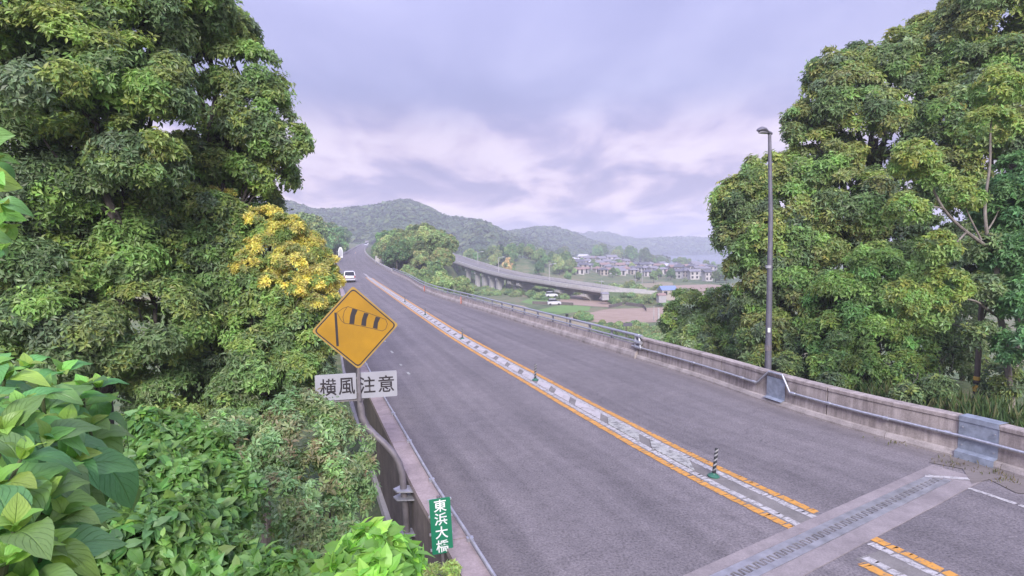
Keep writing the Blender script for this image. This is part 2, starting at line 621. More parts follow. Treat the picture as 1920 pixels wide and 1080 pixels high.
M['roof'] = [plain('roof_grey_tile', (0.20, 0.19, 0.215), 0.6, 0, 0.2, 4), plain('roof_dark_tile', (0.10, 0.10, 0.12), 0.6, 0, 0.2, 4), plain('roof_brown_tile', (0.26, 0.17, 0.15), 0.6, 0, 0.2, 4), plain('roof_pale_sheet', (0.52, 0.51, 0.54), 0.5, 0, 0.1, 4), plain('roof_blue_sheet', (0.18, 0.24, 0.42), 0.5, 0, 0.15, 4)]
m, nt_, b_, _ = new_mat('sea_water')
setc(nt_, b_, (0.09, 0.12, 0.15))
b_.inputs['Roughness'].default_value = 0.22
bump(nt_, b_, noise(nt_, geo_pos(nt_), 0.25, 4, 0.6), 0.35, 0.5)
M['sea'] = m

# ------------------------------------------------------------------ road geometry (world plan of centre line and the two inner wall lines)
C_PTS = [(12.2, -8, 0), (8.2, 2.6, 0), (6.75, 6.0, 0), (5.50, 9.0, 0), (4.15, 12.0, 0), (2.5, 16.4, 0), (0.79, 21.3, 0), (-2.72, 31.5, 0), (-6.42, 43.2, 0), (-10.0, 54.7, 0), (-16.2, 74.6, 0.03), (-21.99, 93, 0.11), (-31.5, 124, 0.5), (-40.6, 152, 1.63), (-48.35, 178, 2.72), (-61.6, 230, 4.2), (-78.1, 300, 5.9), (-105.4, 420, 9.3), (-150, 600, 14)]
R_PTS = [(18.6, -8, 0), (14.4, 2.6, 0), (13.0, 6.0, 0), (11.75, 8.6, 0), (10.95, 10.4, 0), (9.96, 13.0, 0), (9.24, 14.3, 0), (8.22, 16.7, 0), (7.0, 20.8, 0), (4.87, 26.8, 0), (0.96, 37.4, 0), (-3.2, 49.0, 0), (-7.95, 62, 0), (-17.81, 98, 0.15), (-26.3, 125, 0.6), (-35.4, 152, 1.75), (-43.2, 178, 2.75), (-57.2, 230, 4.15), (-74.8, 300, 5.85), (-102.4, 420, 9.25), (-147, 600, 14)]
L_PTS = [(5.6, -8, 0), (1.35, 2.6, 0), (0.0, 6.0, 0), (-0.72, 7.9, 0), (-1.28, 9.34, 0), (-2.17, 11.8, 0), (-3.50, 15.5, 0), (-4.8, 19.2, 0), (-8.3, 29.6, 0), (-11.9, 41.5, 0), (-15.2, 53.1, 0), (-21.3, 73, 0.03), (-27.4, 93.5, 0.11), (-37.0, 124, 0.5), (-45.8, 152, 1.75), (-52.2, 178, 2.9), (-64.5, 230, 4.25), (-80.5, 300, 6.1), (-107.7, 420, 9.5), (-153, 600, 14)]


def make_path(pts):
    ys = np.array([p[1] for p in pts], float)
    xs = np.array([p[0] for p in pts], float)
    zs = np.array([p[2] for p in pts], float)
    # monotone-ish cubic hermite in y
    d = np.gradient(xs, ys)
    dz = np.gradient(zs, ys)

    def ev(y, v, dv):
        y = np.clip(y, ys[0], ys[-1])
        i = np.clip(np.searchsorted(ys, y) - 1, 0, len(ys) - 2)
        h = ys[i + 1] - ys[i]
        t = (y - ys[i]) / h
        return ((2 * t**3 - 3 * t**2 + 1) * v[i] + (t**3 - 2 * t**2 + t) * h * dv[i] + (-2 * t**3 + 3 * t**2) * v[i + 1] + (t**3 - t**2) * h * dv[i + 1])

    def f(y):
        return np.array([ev(y, xs, d), y, ev(y, zs, dz)], dtype=float)

    def slope(y):
        return float((f(y + 0.3)[0] - f(y - 0.3)[0]) / 0.6)
    return f, slope


PC, SC = make_path(C_PTS)
PR, SR = make_path(R_PTS)
PL, SL = make_path(L_PTS)


def tan_of(slope, y):
    s = slope(y)
    return Vector((s, 1, 0)).normalized()


def off(P, S, y, lat, h=0.0):
    """Point lat metres to the right of path P at y, h above it."""
    t = tan_of(S, y)
    p = P(y)
    return Vector((p[0] + t.y * lat, p[1] - t.x * lat, p[2] + h))


def ysteps(a, b, near=0.8, g=0.035):
    out = [a]
    while out[-1] < b:
        out.append(out[-1] + near + g * max(0, out[-1]))
    out[-1] = b
    if len(out) > 2 and out[-1] - out[-2] < 0.2 * near:
        out.pop(-2)
    return out


def sweep(P, S, ys, profile, mb=None, mi=0):
    mb = mb or MB()
    mb.loft([[off(P, S, y, a, h) for a, h in profile] for y in ys], True, True, mi)
    return mb


def ribbon(P, S, ys, a, b, h, mb=None, mi=0, jit=0.0):
    mb = mb or MB()
    o = len(mb.v)
    vs_, fs = [], []
    for y in ys:
        j1 = random.uniform(-jit, jit)
        j2 = random.uniform(-jit, jit)
        vs_ += [off(P, S, y, a + j1, h), off(P, S, y, b + j2, h)]
    for i in range(len(ys) - 1):
        fs.append((2 * i, 2 * i + 1, 2 * i + 3, 2 * i + 2))
    mb.add(vs_, fs, mi)
    return mb


# ------------------------------------------------------------------ ground
def cx_at(y):
    return np.interp(y, [p[1] for p in C_PTS], [p[0] for p in C_PTS])


def cz_at(y):
    return np.interp(y, [p[1] for p in C_PTS], [p[2] for p in C_PTS])


def ground_h(x, y):
    x = np.asarray(x, float)
    y = np.asarray(y, float)
    t = (x - cx_at(y)) * 0.94
    rz = cz_at(y)
    near_r = sm(60, 26, y) * sm(26, 16, t)
    zr = -12 + 11.5 * near_r
    zr = zr + 0.030 * np.maximum(0, y - 330) * sm(150, 60, x - 0.05 * (y - 330)) * sm(900, 600, y)
    zl = -6.5 + 5.2 * sm(22, 5, y)
    rise = np.maximum(0, -t - 9) * 0.42 * sm(60, 170, y)
    zl = zl + np.minimum(rise, 52) + sm(70, 140, y) * (rz + 5.5)
    side = sm(-7, 7, t)
    g = zl * (1 - side) + zr * side
    under = np.where(y < 9.5, -0.35, -2.3) * (1 - sm(95, 140, y)) + (rz - 0.45) * sm(95, 140, y)
    under = np.where(y < 95, under + 0 * rz, under)
    road = sm(10.5, 6.6, np.abs(t))
    road_b = np.where(y > 10.5, np.minimum(under, np.where(y < 90, g, under)), under)
    g = g * (1 - road) + road_b * road
    # wooded knoll beside the road
    k = np.exp(-(((x + 27.0 + (y - 165) * 0.28) / 12.0) ** 2 + ((y - 165) / 42.0) ** 2) ** 1.6)
    g = g + 18.0 * k * sm(6.0, 10.5, t)
    # mound behind the viaduct
    g = g + 12.0 * np.exp(-((x - 0) / 42.0) ** 2 - ((y - 335) / 34.0) ** 2) * sm(10, 25, t)
    # shore and sea bed
    g = np.where(t > 20, g - 6.0 * sm(560, 720, y) * sm(40, 160, x), g)
    return g


def build_ground():
    def axis(a, b, c0, fine, grow):
        out = [c0]
        s = fine
        while out[-1] < b:
            out.append(out[-1] + s)
            s *= grow
        neg = [c0]
        s = fine
        while neg[-1] > a:
            neg.append(neg[-1] - s)
            s *= grow
        return np.array(sorted(set(neg[1:] + out)))
    xs = axis(-2300, 2300, 0, 1.2, 1.035)
    ys = axis(-60, 2300, 12, 1.2, 1.022)
    X, Y = np.meshgrid(xs, ys)
    Z = ground_h(X, Y)
    nx, ny = len(xs), len(ys)
    v = np.stack([X, Y, Z], -1).reshape(-1, 3)
    idx = np.arange(nx * ny).reshape(ny, nx)
    f = np.stack([idx[:-1, :-1], idx[:-1, 1:], idx[1:, 1:], idx[1:, :-1]], -1).reshape(-1, 4)
    me = quads_mesh('ground', v, f, M['ground'])
    o = obj('ground', me)
    tag(o, 'grassy and bare earth valley floor beyond the road', kind='structure')


def quads_mesh(name, v, f, mat, col=None, smooth=True):
    me = bpy.data.meshes.new(name)
    k = f.shape[1]
    me.vertices.add(len(v))
    me.vertices.foreach_set('co', np.ascontiguousarray(v, dtype=np.float32).ravel())
    me.loops.add(f.size)
    me.loops.foreach_set('vertex_index', np.ascontiguousarray(f, dtype=np.int32).ravel())
    me.polygons.add(len(f))
    me.polygons.foreach_set('loop_start', np.arange(0, f.size, k, dtype=np.int32))
    me.polygons.foreach_set('loop_total', np.full(len(f), k, dtype=np.int32))
    me.polygons.foreach_set('use_smooth', np.full(len(f), smooth))
    if col is not None:
        a = me.color_attributes.new('Col', 'FLOAT_COLOR', 'POINT')
        c4 = np.ones((len(v), 4), np.float32)
        c4[:, :3] = col
        a.data.foreach_set('color', c4.ravel())
    me.materials.append(mat)
    me.update(calc_edges=True)
    me.validate()
    return me


# ------------------------------------------------------------------ foliage
def unit(v):
    return v / np.maximum(np.linalg.norm(v, axis=-1, keepdims=True), 1e-9)


def leaves_mesh(name, P, D, Nn, Ln, Wd, col, mat, fold=0.18):
    """Leaf-sized folded blades: base P, axis D, face normal Nn."""
    n = len(P)
    S = unit(np.cross(D, Nn))
    Nn = np.cross(S, D)
    Ln = Ln[:, None]
    Wd = Wd[:, None]
    mid = P + D * Ln * 0.45
    v = np.empty((n, 4, 3))
    v[:, 0] = P
    v[:, 1] = mid + S * Wd * 0.5 + Nn * Wd * fold
    v[:, 2] = P + D * Ln - Nn * Ln * 0.12
    v[:, 3] = mid - S * Wd * 0.5 + Nn * Wd * fold
    i = np.arange(n)[:, None] * 4
    f = np.concatenate([i + np.array([[0, 1, 2]]), i + np.array([[0, 2, 3]])], 0)
    return quads_mesh(name, v.reshape(-1, 3), f, mat, np.repeat(col, 4, axis=0), False)


def broad_leaves(name, P, D, Nn, Ln, Wd, col, mat):
    """Rounder eight-triangle leaves for foliage seen close to."""
    n = len(P)
    S = unit(np.cross(D, Nn))
    Nn = np.cross(S, D)
    Ln, Wd = Ln[:, None], Wd[:, None]
    v = np.empty((n, 8, 3))
    v[:, 0] = P
    v[:, 7] = P + D * Ln - Nn * Ln * 0.22
    for j, (s, wk, dz) in enumerate(((0.28, 0.46, 0.02), (0.62, 0.44, -0.05))):
        m_ = P + D * Ln * s + Nn * Ln * dz
        v[:, 1 + 3 * j] = m_ + S * Wd * wk + Nn * Wd * 0.12
        v[:, 2 + 3 * j] = m_
        v[:, 3 + 3 * j] = m_ - S * Wd * wk + Nn * Wd * 0.12
    t = np.array([[0, 1, 2], [0, 2, 3], [1, 4, 5], [1, 5, 2], [2, 5, 6], [2, 6, 3], [4, 7, 5], [5, 7, 6]])
    f = (np.arange(n)[:, None, None] * 8 + t[None]).reshape(-1, 3)
    return quads_mesh(name, v.reshape(-1, 3), f, mat, np.repeat(col, 8, axis=0), False)


def rand_dirs(rng, n):
    return unit(rng.normal(size=(n, 3)))


CAMP = np.array([0, 0, CAMH])


LEAFK = 2.5


def crown_data(rng, blobs, leaf, palette, dens=1.0, k=7, width=0.42, sub=(0.26, 0.46), back=0.3, young=None, droop=0.25, inner=0.35, cover=2.6, flat=0.8, subd=1.0):
    """blobs: [(centre, radius)]. Two levels: billows on each blob, leafy sprigs on each billow.
    palette: list of leaf colours; young: (colour, share) for fresh growth on billows that face the open sky."""
    SP, SN, SCo = [], [], []
    IN_P, IN_C = [], []
    pal = np.array(palette, float) * LEAFK
    if young is not None:
        young = (np.array(young[0]) * 1.2, young[1])
    for c, r in blobs:
        c = np.array(c, float)
        tocam = unit(CAMP - c)
        ns = max(5, int(subd * 26 * (r / max(r, 0.01)) ** 2))
        d = rand_dirs(rng, ns * 3)
        keep = (d @ tocam > -0.25) | (rng.random(len(d)) < back)
        keep &= (d[:, 2] > -0.65)
        d = d[keep][:ns]
        for dd in d:
            sr = r * rng.uniform(*sub)
            pc = c + dd * (r - sr * 0.55) * rng.uniform(0.86, 1.08)
            area = 2 * math.pi * sr * sr * 1.3
            nsp = max(4, int(dens * cover * area / (k * leaf * leaf * width * 0.6)))
            u = unit(rand_dirs(rng, nsp) + dd * 0.75 + np.array([0, 0, 0.45]))
            rad = sr * rng.uniform(0.62, 1.08, (nsp, 1)) * (1 + 0.55 * (rng.random((nsp, 1)) < 0.10) * rng.random((nsp, 1)))
            SP.append(pc + u * rad * np.array([1, 1, flat]))
            SN.append(unit(u + np.array([0, 0, 0.35])))
            base = pal[rng.integers(len(pal))] * rng.uniform(0.82, 1.18)
            if young is not None and rng.random() < young[1] * (0.35 + 0.9 * max(0, dd[2] + 0.2)):
                yc = np.array(young[0])
                t = rng.random((nsp, 1)) ** 0.7 * rng.uniform(0.6, 1.0)
                SCo.append(base * (1 - t) + yc * t)
            else:
                SCo.append(np.repeat(base[None], nsp, 0))
        ni = int(inner * dens * 4 * math.pi * r * r / (leaf * leaf * 2.2))
        u = rand_dirs(rng, ni)
        IN_P.append(c + u * r * rng.uniform(0.35, 0.8, (ni, 1)))
        IN_C.append(np.repeat(pal[rng.integers(len(pal), size=ni)], 1, 0))
    SP = np.concatenate(SP)
    SN = np.concatenate(SN)
    SCo = np.concatenate(SCo)
    n = len(SP)
    # tangent frame
    a = unit(np.cross(SN, rand_dirs(rng, n)))
    b = np.cross(SN, a)
    th = (np.arange(k)[None] / k * 2 * math.pi + rng.random((n, 1)) * 6.28 + rng.normal(0, 0.35, (n, k)))
    lift = rng.uniform(-0.15, 0.75, (n, k, 1))
    D = a[:, None] * np.cos(th)[..., None] + b[:, None] * np.sin(th)[..., None] + SN[:, None] * lift
    D[..., 2] -= droop
    D = unit(D)
    NN = unit(SN[:, None] + rng.normal(0, 0.35, (n, k, 3)))
    P = SP[:, None] + D * leaf * 0.12 + rng.normal(0, leaf * 0.18, (n, k, 3))
    Ln = leaf * rng.uniform(0.75, 1.2, (n, 1)) * rng.uniform(0.55, 1.3, (n, k))
    Cc = np.repeat(SCo[:, None], k, 1) * rng.uniform(0.8, 1.2, (n, 1, 1)) * rng.uniform(0.72, 1.3, (n, k, 1)) * (1 + rng.normal(0, 0.06, (n, k, 3)))
    P, D, NN, Ln, Cc = P.reshape(-1, 3), D.reshape(-1, 3), NN.reshape(-1, 3), Ln.ravel(), Cc.reshape(-1, 3)
    ip = np.concatenate(IN_P)
    if len(ip):
        ic = np.concatenate(IN_C)
        P = np.concatenate([P, ip])
        D = np.concatenate([D, rand_dirs(rng, len(ip))])
        NN = np.concatenate([NN, rand_dirs(rng, len(ip))])
        Ln = np.concatenate([Ln, leaf * rng.uniform(1.2, 2.0, len(ip))])
        Cc = np.concatenate([Cc, ic * rng.uniform(0.8, 1.2, (len(ip), 1))])
    return P, D, NN, Ln, Ln * width, Cc


TRI = [0]


def crown(name, parent, blobs, leaf, palette, mat=None, seed=0, **kw):
    rng = np.random.default_rng(seed)
    P, D, NN, Ln, Wd, Cc = crown_data(rng, blobs, leaf, palette, **kw)
    TRI[0] += 2 * len(P)
    o = obj(name, leaves_mesh(name, P, D, NN, Ln, Wd, np.clip(Cc, 0, 1), mat or M['leaf']), parent)
    o['kind'] = 'stuff'
    return o


def pxblobs(lst):
    return [(np.array(at(x, y, Y)), r * Y / FPX) for x, y, r, Y in lst]


def limb(mb, a, b, r0, r1, rng, sag=0.0, n=7, wob=0.12):
    a, b = np.array(a, float), np.array(b, float)
    ln = np.linalg.norm(b - a)
    pts, rad = [], []
    w1 = rng.normal(0, wob * ln * 0.5, 3)
    for i in range(n):
        t = i / (n - 1)
        p = a * (1 - t) + b * t + w1 * math.sin(math.pi * t) + rng.normal(0, 0.012 * ln, 3) * (0 < i < n - 1)
        p[2] += sag * ln * math.sin(math.pi * t)
        pts.append(p)
        rad.append(r0 * (1 - t) + r1 * t)
    mb.tube(pts, rad, 7)
    return pts


def limbs_to(blobs, base, top, r0, seed, twigs=5, mb=None):
    """A trunk from base to top, a limb into every blob and twigs from each limb."""
    rng = np.random.default_rng(seed)
    mb = mb or MB()
    tr = limb(mb, base, top, r0, r0 * 0.5, rng, n=9, wob=0.06)
    for c, r in blobs:
        i = int(rng.integers(3, 8))
        l = limb(mb, tr[i], np.array(c) + rng.normal(0, 0.2 * r, 3), r0 * 0.42, r0 * 0.10, rng, 0.08)
        for _ in range(twigs):
            j = int(rng.integers(3, 7))
            limb(mb, l[j], np.array(c) + rand_dirs(rng, 1)[0] * r * 0.95, r0 * 0.10, r0 * 0.025, rng, 0.03, 5)
    return mb


def wmat(o):
    m_ = Matrix.LocRotScale(o.location, o.rotation_euler, o.scale)
    return wmat(o.parent) @ m_ if o.parent is not None else m_


def partw(name, mb, mats, parent, smooth=False, stuff=False):
    """A part whose mesh was laid out in world coordinates."""
    me = mb.mesh(name, mats, smooth)
    me.transform(wmat(parent).inverted())
    o = obj(name, me, parent)
    if stuff:
        o['kind'] = 'stuff'
    return o


def px_of(p):
    q = CM.transposed() @ (Vector(p) - Vector((0, 0, CAMH)))
    return 960 - FPX * q.x / q.z, 540 + FPX * q.y / q.z


def y_for_px(P, S, lat, h, px, a=6.0, b=420.0):
    best = None
    y = a
    while y < b:
        e = abs(px_of(off(P, S, y, lat, h))[0] - px)
        if best is None or e < best[0]:
            best = (e, y)
        y += 0.02 + y * 0.001
    return best[1]


build_ground()

# ------------------------------------------------------------------ road surface and deck
JO = Vector((3.21, 8.27, 0))
JU = Vector((0.846, 0.533, 0)).normalized()
JN = Vector((-JU.y, JU.x, 0))


def road_surface():
    ys = ysteps(-8, 600, 0.5, 0.03)
    v, f, uv = [], [], []
    K = 12
    s = 0.0
    last = None
    for y in ys:
        c = PC(y)
        if last is not None:
            s += float(np.linalg.norm(c - last))
        last = c
        a = off(PL, SL, y, -0.05)
        b = off(PR, SR, y, 0.08)
        for k in range(K + 1):
            t = k / K
            v.append((a.x * (1 - t) + b.x * t, y * 1.0 if False else a.y * (1 - t) + b.y * t, a.z * (1 - t) + b.z * t))
            uv.append(((t - 0.5) * 11.4, s))
    for i in range(len(ys) - 1):
        for k in range(K):
            f.append((i * (K + 1) + k, i * (K + 1) + k + 1, (i + 1) * (K + 1) + k + 1, (i + 1) * (K + 1) + k))
    me = bpy.data.meshes.new('road')
    me.from_pydata(v, [], f)
    u = me.uv_layers.new(name='UVMap')
    for lp in me.loops:
        u.data[lp.index].uv = uv[lp.vertex_index]
    me.materials.append(M['asphalt'])
    o = obj('road', me)
    tag(o, 'worn grey two lane asphalt road running away and bending right', kind='structure')
    return o


ROAD = road_surface()

# deck under the bridge part of the road
mb = MB()
dy = ysteps(9.6, 132, 2.0, 0.04)
rings = []
for y in dy:
    a = off(PL, SL, y, -0.02)
    b = off(PR, SR, y, 0.05)
    rings.append([a + Vector((0, 0, -0.03)), b + Vector((0, 0, -0.03)), b + Vector((0, 0, -0.9)), a.lerp(b, 0.8) + Vector((0, 0, -1.7)), a.lerp(b, 0.2) + Vector((0, 0, -1.7)), a + Vector((0, 0, -0.9))])
mb.loft(rings)
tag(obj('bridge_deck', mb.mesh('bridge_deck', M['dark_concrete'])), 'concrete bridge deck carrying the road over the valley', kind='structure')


def mark(name, me_or_mb, mat):
    o = part(name, me_or_mb, mat, ROAD)
    o['kind'] = 'structure'
    return o


def cline_ys(y0, y1, step=0.16):
    out = [y0]
    while out[-1] < y1:
        out.append(out[-1] + max(step, out[-1] * out[-1] * 0.0008))
    out[-1] = y1
    return out


YJ0, YJ1 = 9.72, 8.95      # where the centre markings stop on each side of the joint

# grey strip between the lines
mark('median_strip', ribbon(PC, SC, cline_ys(YJ0 + 0.1, 420), -0.40, 0.40, 0.004, jit=0.01), M['median'])
mark('median_strip', ribbon(PC, SC, cline_ys(-6, YJ1 - 0.1), -0.40, 0.40, 0.004, jit=0.01), M['median'])


def orange(y0, y1, a, b):
    """Paint bar laid in short cracked lengths with ragged edges."""
    mb = MB()
    y = y0
    while y < y1:
        ln = random.uniform(0.06, 0.19) * (1 + max(0, y - 12) * 0.03)
        if y > 45:
            ln = 3.0 + y * 0.03
        e = min(y1, y + ln)
        g = random.uniform(0.002, 0.012) if y < 45 else 0
        sk = random.uniform(-0.03, 0.03) if y < 45 else 0
        ja, jb = (random.uniform(-0.018, 0.010) for _ in range(2)) if y < 45 else (0, 0)
        jc, jd = (random.uniform(-0.010, 0.018) for _ in range(2)) if y < 45 else (0, 0)
        p = [off(PC, SC, y + g, a + ja, 0.009), off(PC, SC, y + g + sk, b + jc, 0.009), off(PC, SC, e + sk, b + jd, 0.009), off(PC, SC, e, a + jb, 0.009)]
        mb.add(p, [(0, 1, 2, 3)])
        y = e
    return mb


for y0, y1 in ((YJ0, 420), (-6, YJ1)):
    d0 = 0.10 if y0 > 0 else 0
    mark('orange_line', orange(y0 - d0 + (0.0), y1 + (0.0 if y1 > 20 else -0.22), -0.52, -0.36), M['orange_paint'])
    mark('orange_line', orange(y0 + d0 * 3.4, y1 + (0 if y1 > 20 else 0.2), 0.36, 0.52), M['orange_paint'])
    mark('white_line', orange(y0 + 0.0, y1 + (0 if y1 > 20 else -0.12), -0.31, -0.17), M['white_paint'])
    mark('white_line', orange(y0 + d0 * 2.4, y1 + (0 if y1 > 20 else 0.1), 0.17, 0.31), M['white_paint'])

# raised white bars between the white lines
y = 12.6
k = 0
first = None
while y < 150:
    ln = 1.05 if k > 2 else 1.5
    gap = 0.45
    mb = MB()
    w_, sk = 0.165, 0.28
    jj = [random.uniform(-0.03, 0.03) for _ in range(4)]
    lo = [off(PC, SC, y - sk + jj[0], -w_, 0.006), off(PC, SC, y + sk + jj[1], w_, 0.006), off(PC, SC, y + ln + sk + jj[2], w_, 0.006), off(PC, SC, y + ln - sk + jj[3], -w_, 0.006)]
    hi = [p + Vector((0, 0, 0.022)) for p in lo]
    mb.add(lo + hi, [(4, 5, 6, 7), (0, 1, 5, 4), (1, 2, 6, 5), (2, 3, 7, 6), (3, 0, 4, 7)])
    mark('median_bar', mb, M['worn_white'] if k < 2 else M['block_white'])
    y += ln + gap
    k += 1

# white edge line on the approach, beside the right parapet
for (a, b) in (((1815, 915), (1905, 945)), ((1911, 947), (1990, 973))):
    p, q = at_z(a[0], a[1], 0), at_z(b[0], b[1], 0)
    t = (q - p).normalized()
    n = Vector((-t.y, t.x, 0)) * 0.055
    mb = MB()
    K = 10
    vs_, fs = [], []
    for i in range(K + 1):
        c = p.lerp(q, i / K)
        vs_ += [c - n * random.uniform(0.85, 1.1) + Vector((0, 0, 0.006)), c + n * random.uniform(0.85, 1.1) + Vector((0, 0, 0.006))]
    for i in range(K):
        fs.append((2 * i, 2 * i + 1, 2 * i + 3, 2 * i + 2))
    mb.add(vs_, fs)
    mark('edge_line', mb, M['white_paint'])

# faint worn patches of an old edge line in the left lane and dusty lane edge on the right
mb = MB()
for px, py in ((752, 684), (766, 700), (735, 660), (722, 640), (1392, 632), (1250, 690)):
    p = at_z(px, py, 0)
    t = tan_of(SC, p.y)
    n = Vector((t.y, -t.x, 0))
    r0 = random.uniform(0.15, 0.45)
    vs_ = [p - t * r0 - n * 0.05, p - t * r0 * 0.6 + n * 0.06, p + t * r0 + n * 0.03, p + t * r0 * 0.7 - n * 0.06]
    mb.add([q + Vector((0, 0, 0.005)) for q in vs_], [(0, 1, 2, 3)])
mark('worn_edge_line', mb, M['worn_white'])

# ------------------------------------------------------------------ expansion joint across the road
EJ = thing('expansion_joint', 'steel toothed expansion joint between pale concrete strips crossing the road', 'expansion joint', JO)


def jp(u, n, z):
    return JO + JU * u + JN * n + Vector((0, 0, z))


U0, U1 = -4.3, 7.05


def jstrip(u0, u1, n0, n1, z0, z1, jit=0.0, K=26):
    mb = MB()
    rings = []
    for i in range(K + 1):
        u = u0 + (u1 - u0) * i / K
        a = n0 + random.uniform(-jit, jit)
        b = n1 + random.uniform(-jit, jit)
        rings.append([jp(u, a, z0), jp(u, b, z0), jp(u, b, z1), jp(u, a, z1)])
    mb.loft(rings)
    return mb


partw('concrete_strip', jstrip(U0, U1 + 0.15, 0.205, 0.42, -0.25, 0.010, 0.004), M['header'], EJ)
partw('concrete_strip', jstrip(U0, U1 + 0.35, -0.54, -0.205, -0.25, 0.010, 0.006), M['header'], EJ)
partw('joint_gap', jstrip(U0, U1, -0.10, 0.10, -0.22, -0.03), M['black_gap'], EJ)


def comb_plate(sign):
    mb = MB()
    pitch = 0.172
    g = 0.053
    u = U0
    o = 0 if sign > 0 else 0
    while u < 6.45:
        # back bar piece
        n0, n1 = (0.075, 0.20) if sign > 0 else (-0.20, -0.075)
        q = [jp(u, n0, 0.014), jp(u + pitch, n0, 0.014), jp(u + pitch, n1, 0.014), jp(u, n1, 0.014)]
        lo = [p + Vector((0, 0, -0.05)) for p in q]
        mb.add(q + lo, [(0, 1, 2, 3), (4, 0, 3, 7), (1, 5, 6, 2), (0, 4, 5, 1), (2, 6, 7, 3)])
        if sign > 0:
            t = [jp(u + g, 0.075, 0.014), jp(u + pitch - g, 0.075, 0.014), jp(u + pitch * 0.53, -0.055, 0.014), jp(u + pitch * 0.47, -0.055, 0.014)]
        else:
            t = [jp(u + pitch * 0.5 + g, -0.075, 0.014), jp(u + pitch * 1.5 - g, -0.075, 0.014), jp(u + pitch * 1.03, 0.055, 0.014), jp(u + pitch * 0.97, 0.055, 0.014)]
        lo = [p + Vector((0, 0, -0.05)) for p in t]
        mb.add(t + lo, [(0, 1, 2, 3), (0, 4, 5, 1), (1, 5, 6, 2), (2, 6, 7, 3), (3, 7, 4, 0)])
        u += pitch
    return mb


partw('toothed_plate', comb_plate(1), M['finger'], EJ)
partw('toothed_plate', comb_plate(-1), M['finger'], EJ)
# cracked concrete end piece near the parapet
partw('end_block', jstrip(6.46, U1 + 0.1, -0.203, 0.203, -0.2, 0.012, 0.01, 8), M['header'], EJ)
ep = MB()
ep.add([jp(6.30, 0.18, 0.018), jp(6.42, 0.24, 0.018), jp(6.95, -0.32, 0.018), jp(6.84, -0.40, 0.018)], [(0, 1, 2, 3)])
partw('end_line', ep, M['white_paint'], EJ)

# dirt apron between the joint and the parapet
mb = MB()
pts = [at_z(*p, 0) for p in ((1742, 868), (1768, 846), (1800, 848), (1870, 868), (1945, 900), (1990, 935), (1905, 925), (1855, 900), (1822, 908), (1805, 880))]
mb.add([p + Vector((0, 0, 0.014)) for p in pts], [tuple(range(len(pts)))])
o = part('dirt_apron', mb, mat_field('gutter_dirt', (0.10, 0.085, 0.075), (0.21, 0.185, 0.17)), ROAD)
o['kind'] = 'structure'

# ------------------------------------------------------------------ right concrete parapet
PARA = thing('concrete_parapet', 'stained concrete parapet with a steel pipe along its road face', 'parapet', off(PR, SR, 18.0, 0))
YEND = y_for_px(PR, SR, 0.0, 0.6, 1196)
joints = [4.0, 11.0, y_for_px(PR, SR, 0.05, 0.5, 1550), y_for_px(PR, SR, 0.05, 0.5, 1353), 24.6, YEND]
PROF = [(0.02, 0.10), (0.075, 0.80), (0.05, 0.82), (0.05, 0.90), (0.07, 0.92), (0.33, 0.92), (0.33, -0.9), (0.02, -0.9)]
for a, b in zip(joints[:-1], joints[1:]):
    ys = ysteps(a + 0.018, b - 0.018, 0.5, 0.02)
    partw('parapet_panel', sweep(PR, SR, ys, PROF), M['concrete'], PARA)
partw('parapet_core', sweep(PR, SR, ysteps(4.2, YEND - 0.2, 0.6, 0.02), [(0.11, 0.0), (0.13, 0.85), (0.29, 0.85), (0.29, -0.8), (0.11, -0.8)]), M['black_gap'], PARA)
y = 4.0
while y < YEND - 0.3:
    e = min(YEND, y + random.uniform(1.9, 2.2))
    h = random.uniform(0.135, 0.15)
    partw('kerb_stone', sweep(PR, SR, ysteps(y + 0.006, e - 0.006, 0.5, 0.02), [(-0.10, -0.2), (-0.10, 0.05), (-0.055, h), (0.016, h + 0.02), (0.016, -0.2)]), M['foot'], PARA)
    y = e
# pipe along the face
HP0 = y_for_px(PR, SR, -0.03, 0.5, 1481)
HP1 = y_for_px(PR, SR, -0.03, 0.9, 1466)
HP2 = y_for_px(PR, SR, -0.03, 0.9, 1441)
HP3 = y_for_px(PR, SR, -0.03, 0.5, 1419)
PH = 0.50


def pipe_pt(y, h=PH):
    return off(PR, SR, y, -0.035 + 0.03 * h, h)


path = [pipe_pt(y) for y in ysteps(4.0, HP0, 0.6)]
path += [pipe_pt(HP1, 0.955), pipe_pt(HP2, 0.955), pipe_pt(HP3)]
path += [pipe_pt(y) for y in ysteps(HP3, YEND + 0.4, 0.7)][1:]
mb = MB()
mb.tube(path, 0.036, 10)
partw('steel_pipe', mb, M['galv'], PARA, True)
for y in [7.0, 9.4] + [y_for_px(PR, SR, -0.03, PH, q) for q in (1778, 1660, 1553, 1391, 1300, 1235)] + [HP0 - 0.12, HP3 + 0.12]:
    mb = MB()
    t = tan_of(SR, y)
    c = pipe_pt(y)
    mb.tube([c - t * 0.06, c + t * 0.06], 0.05, 10)
    mb.tube([c, off(PR, SR, y, 0.06, PH)], 0.02, 6)
    partw('pipe_coupling', mb, M['galv'], PARA, True)


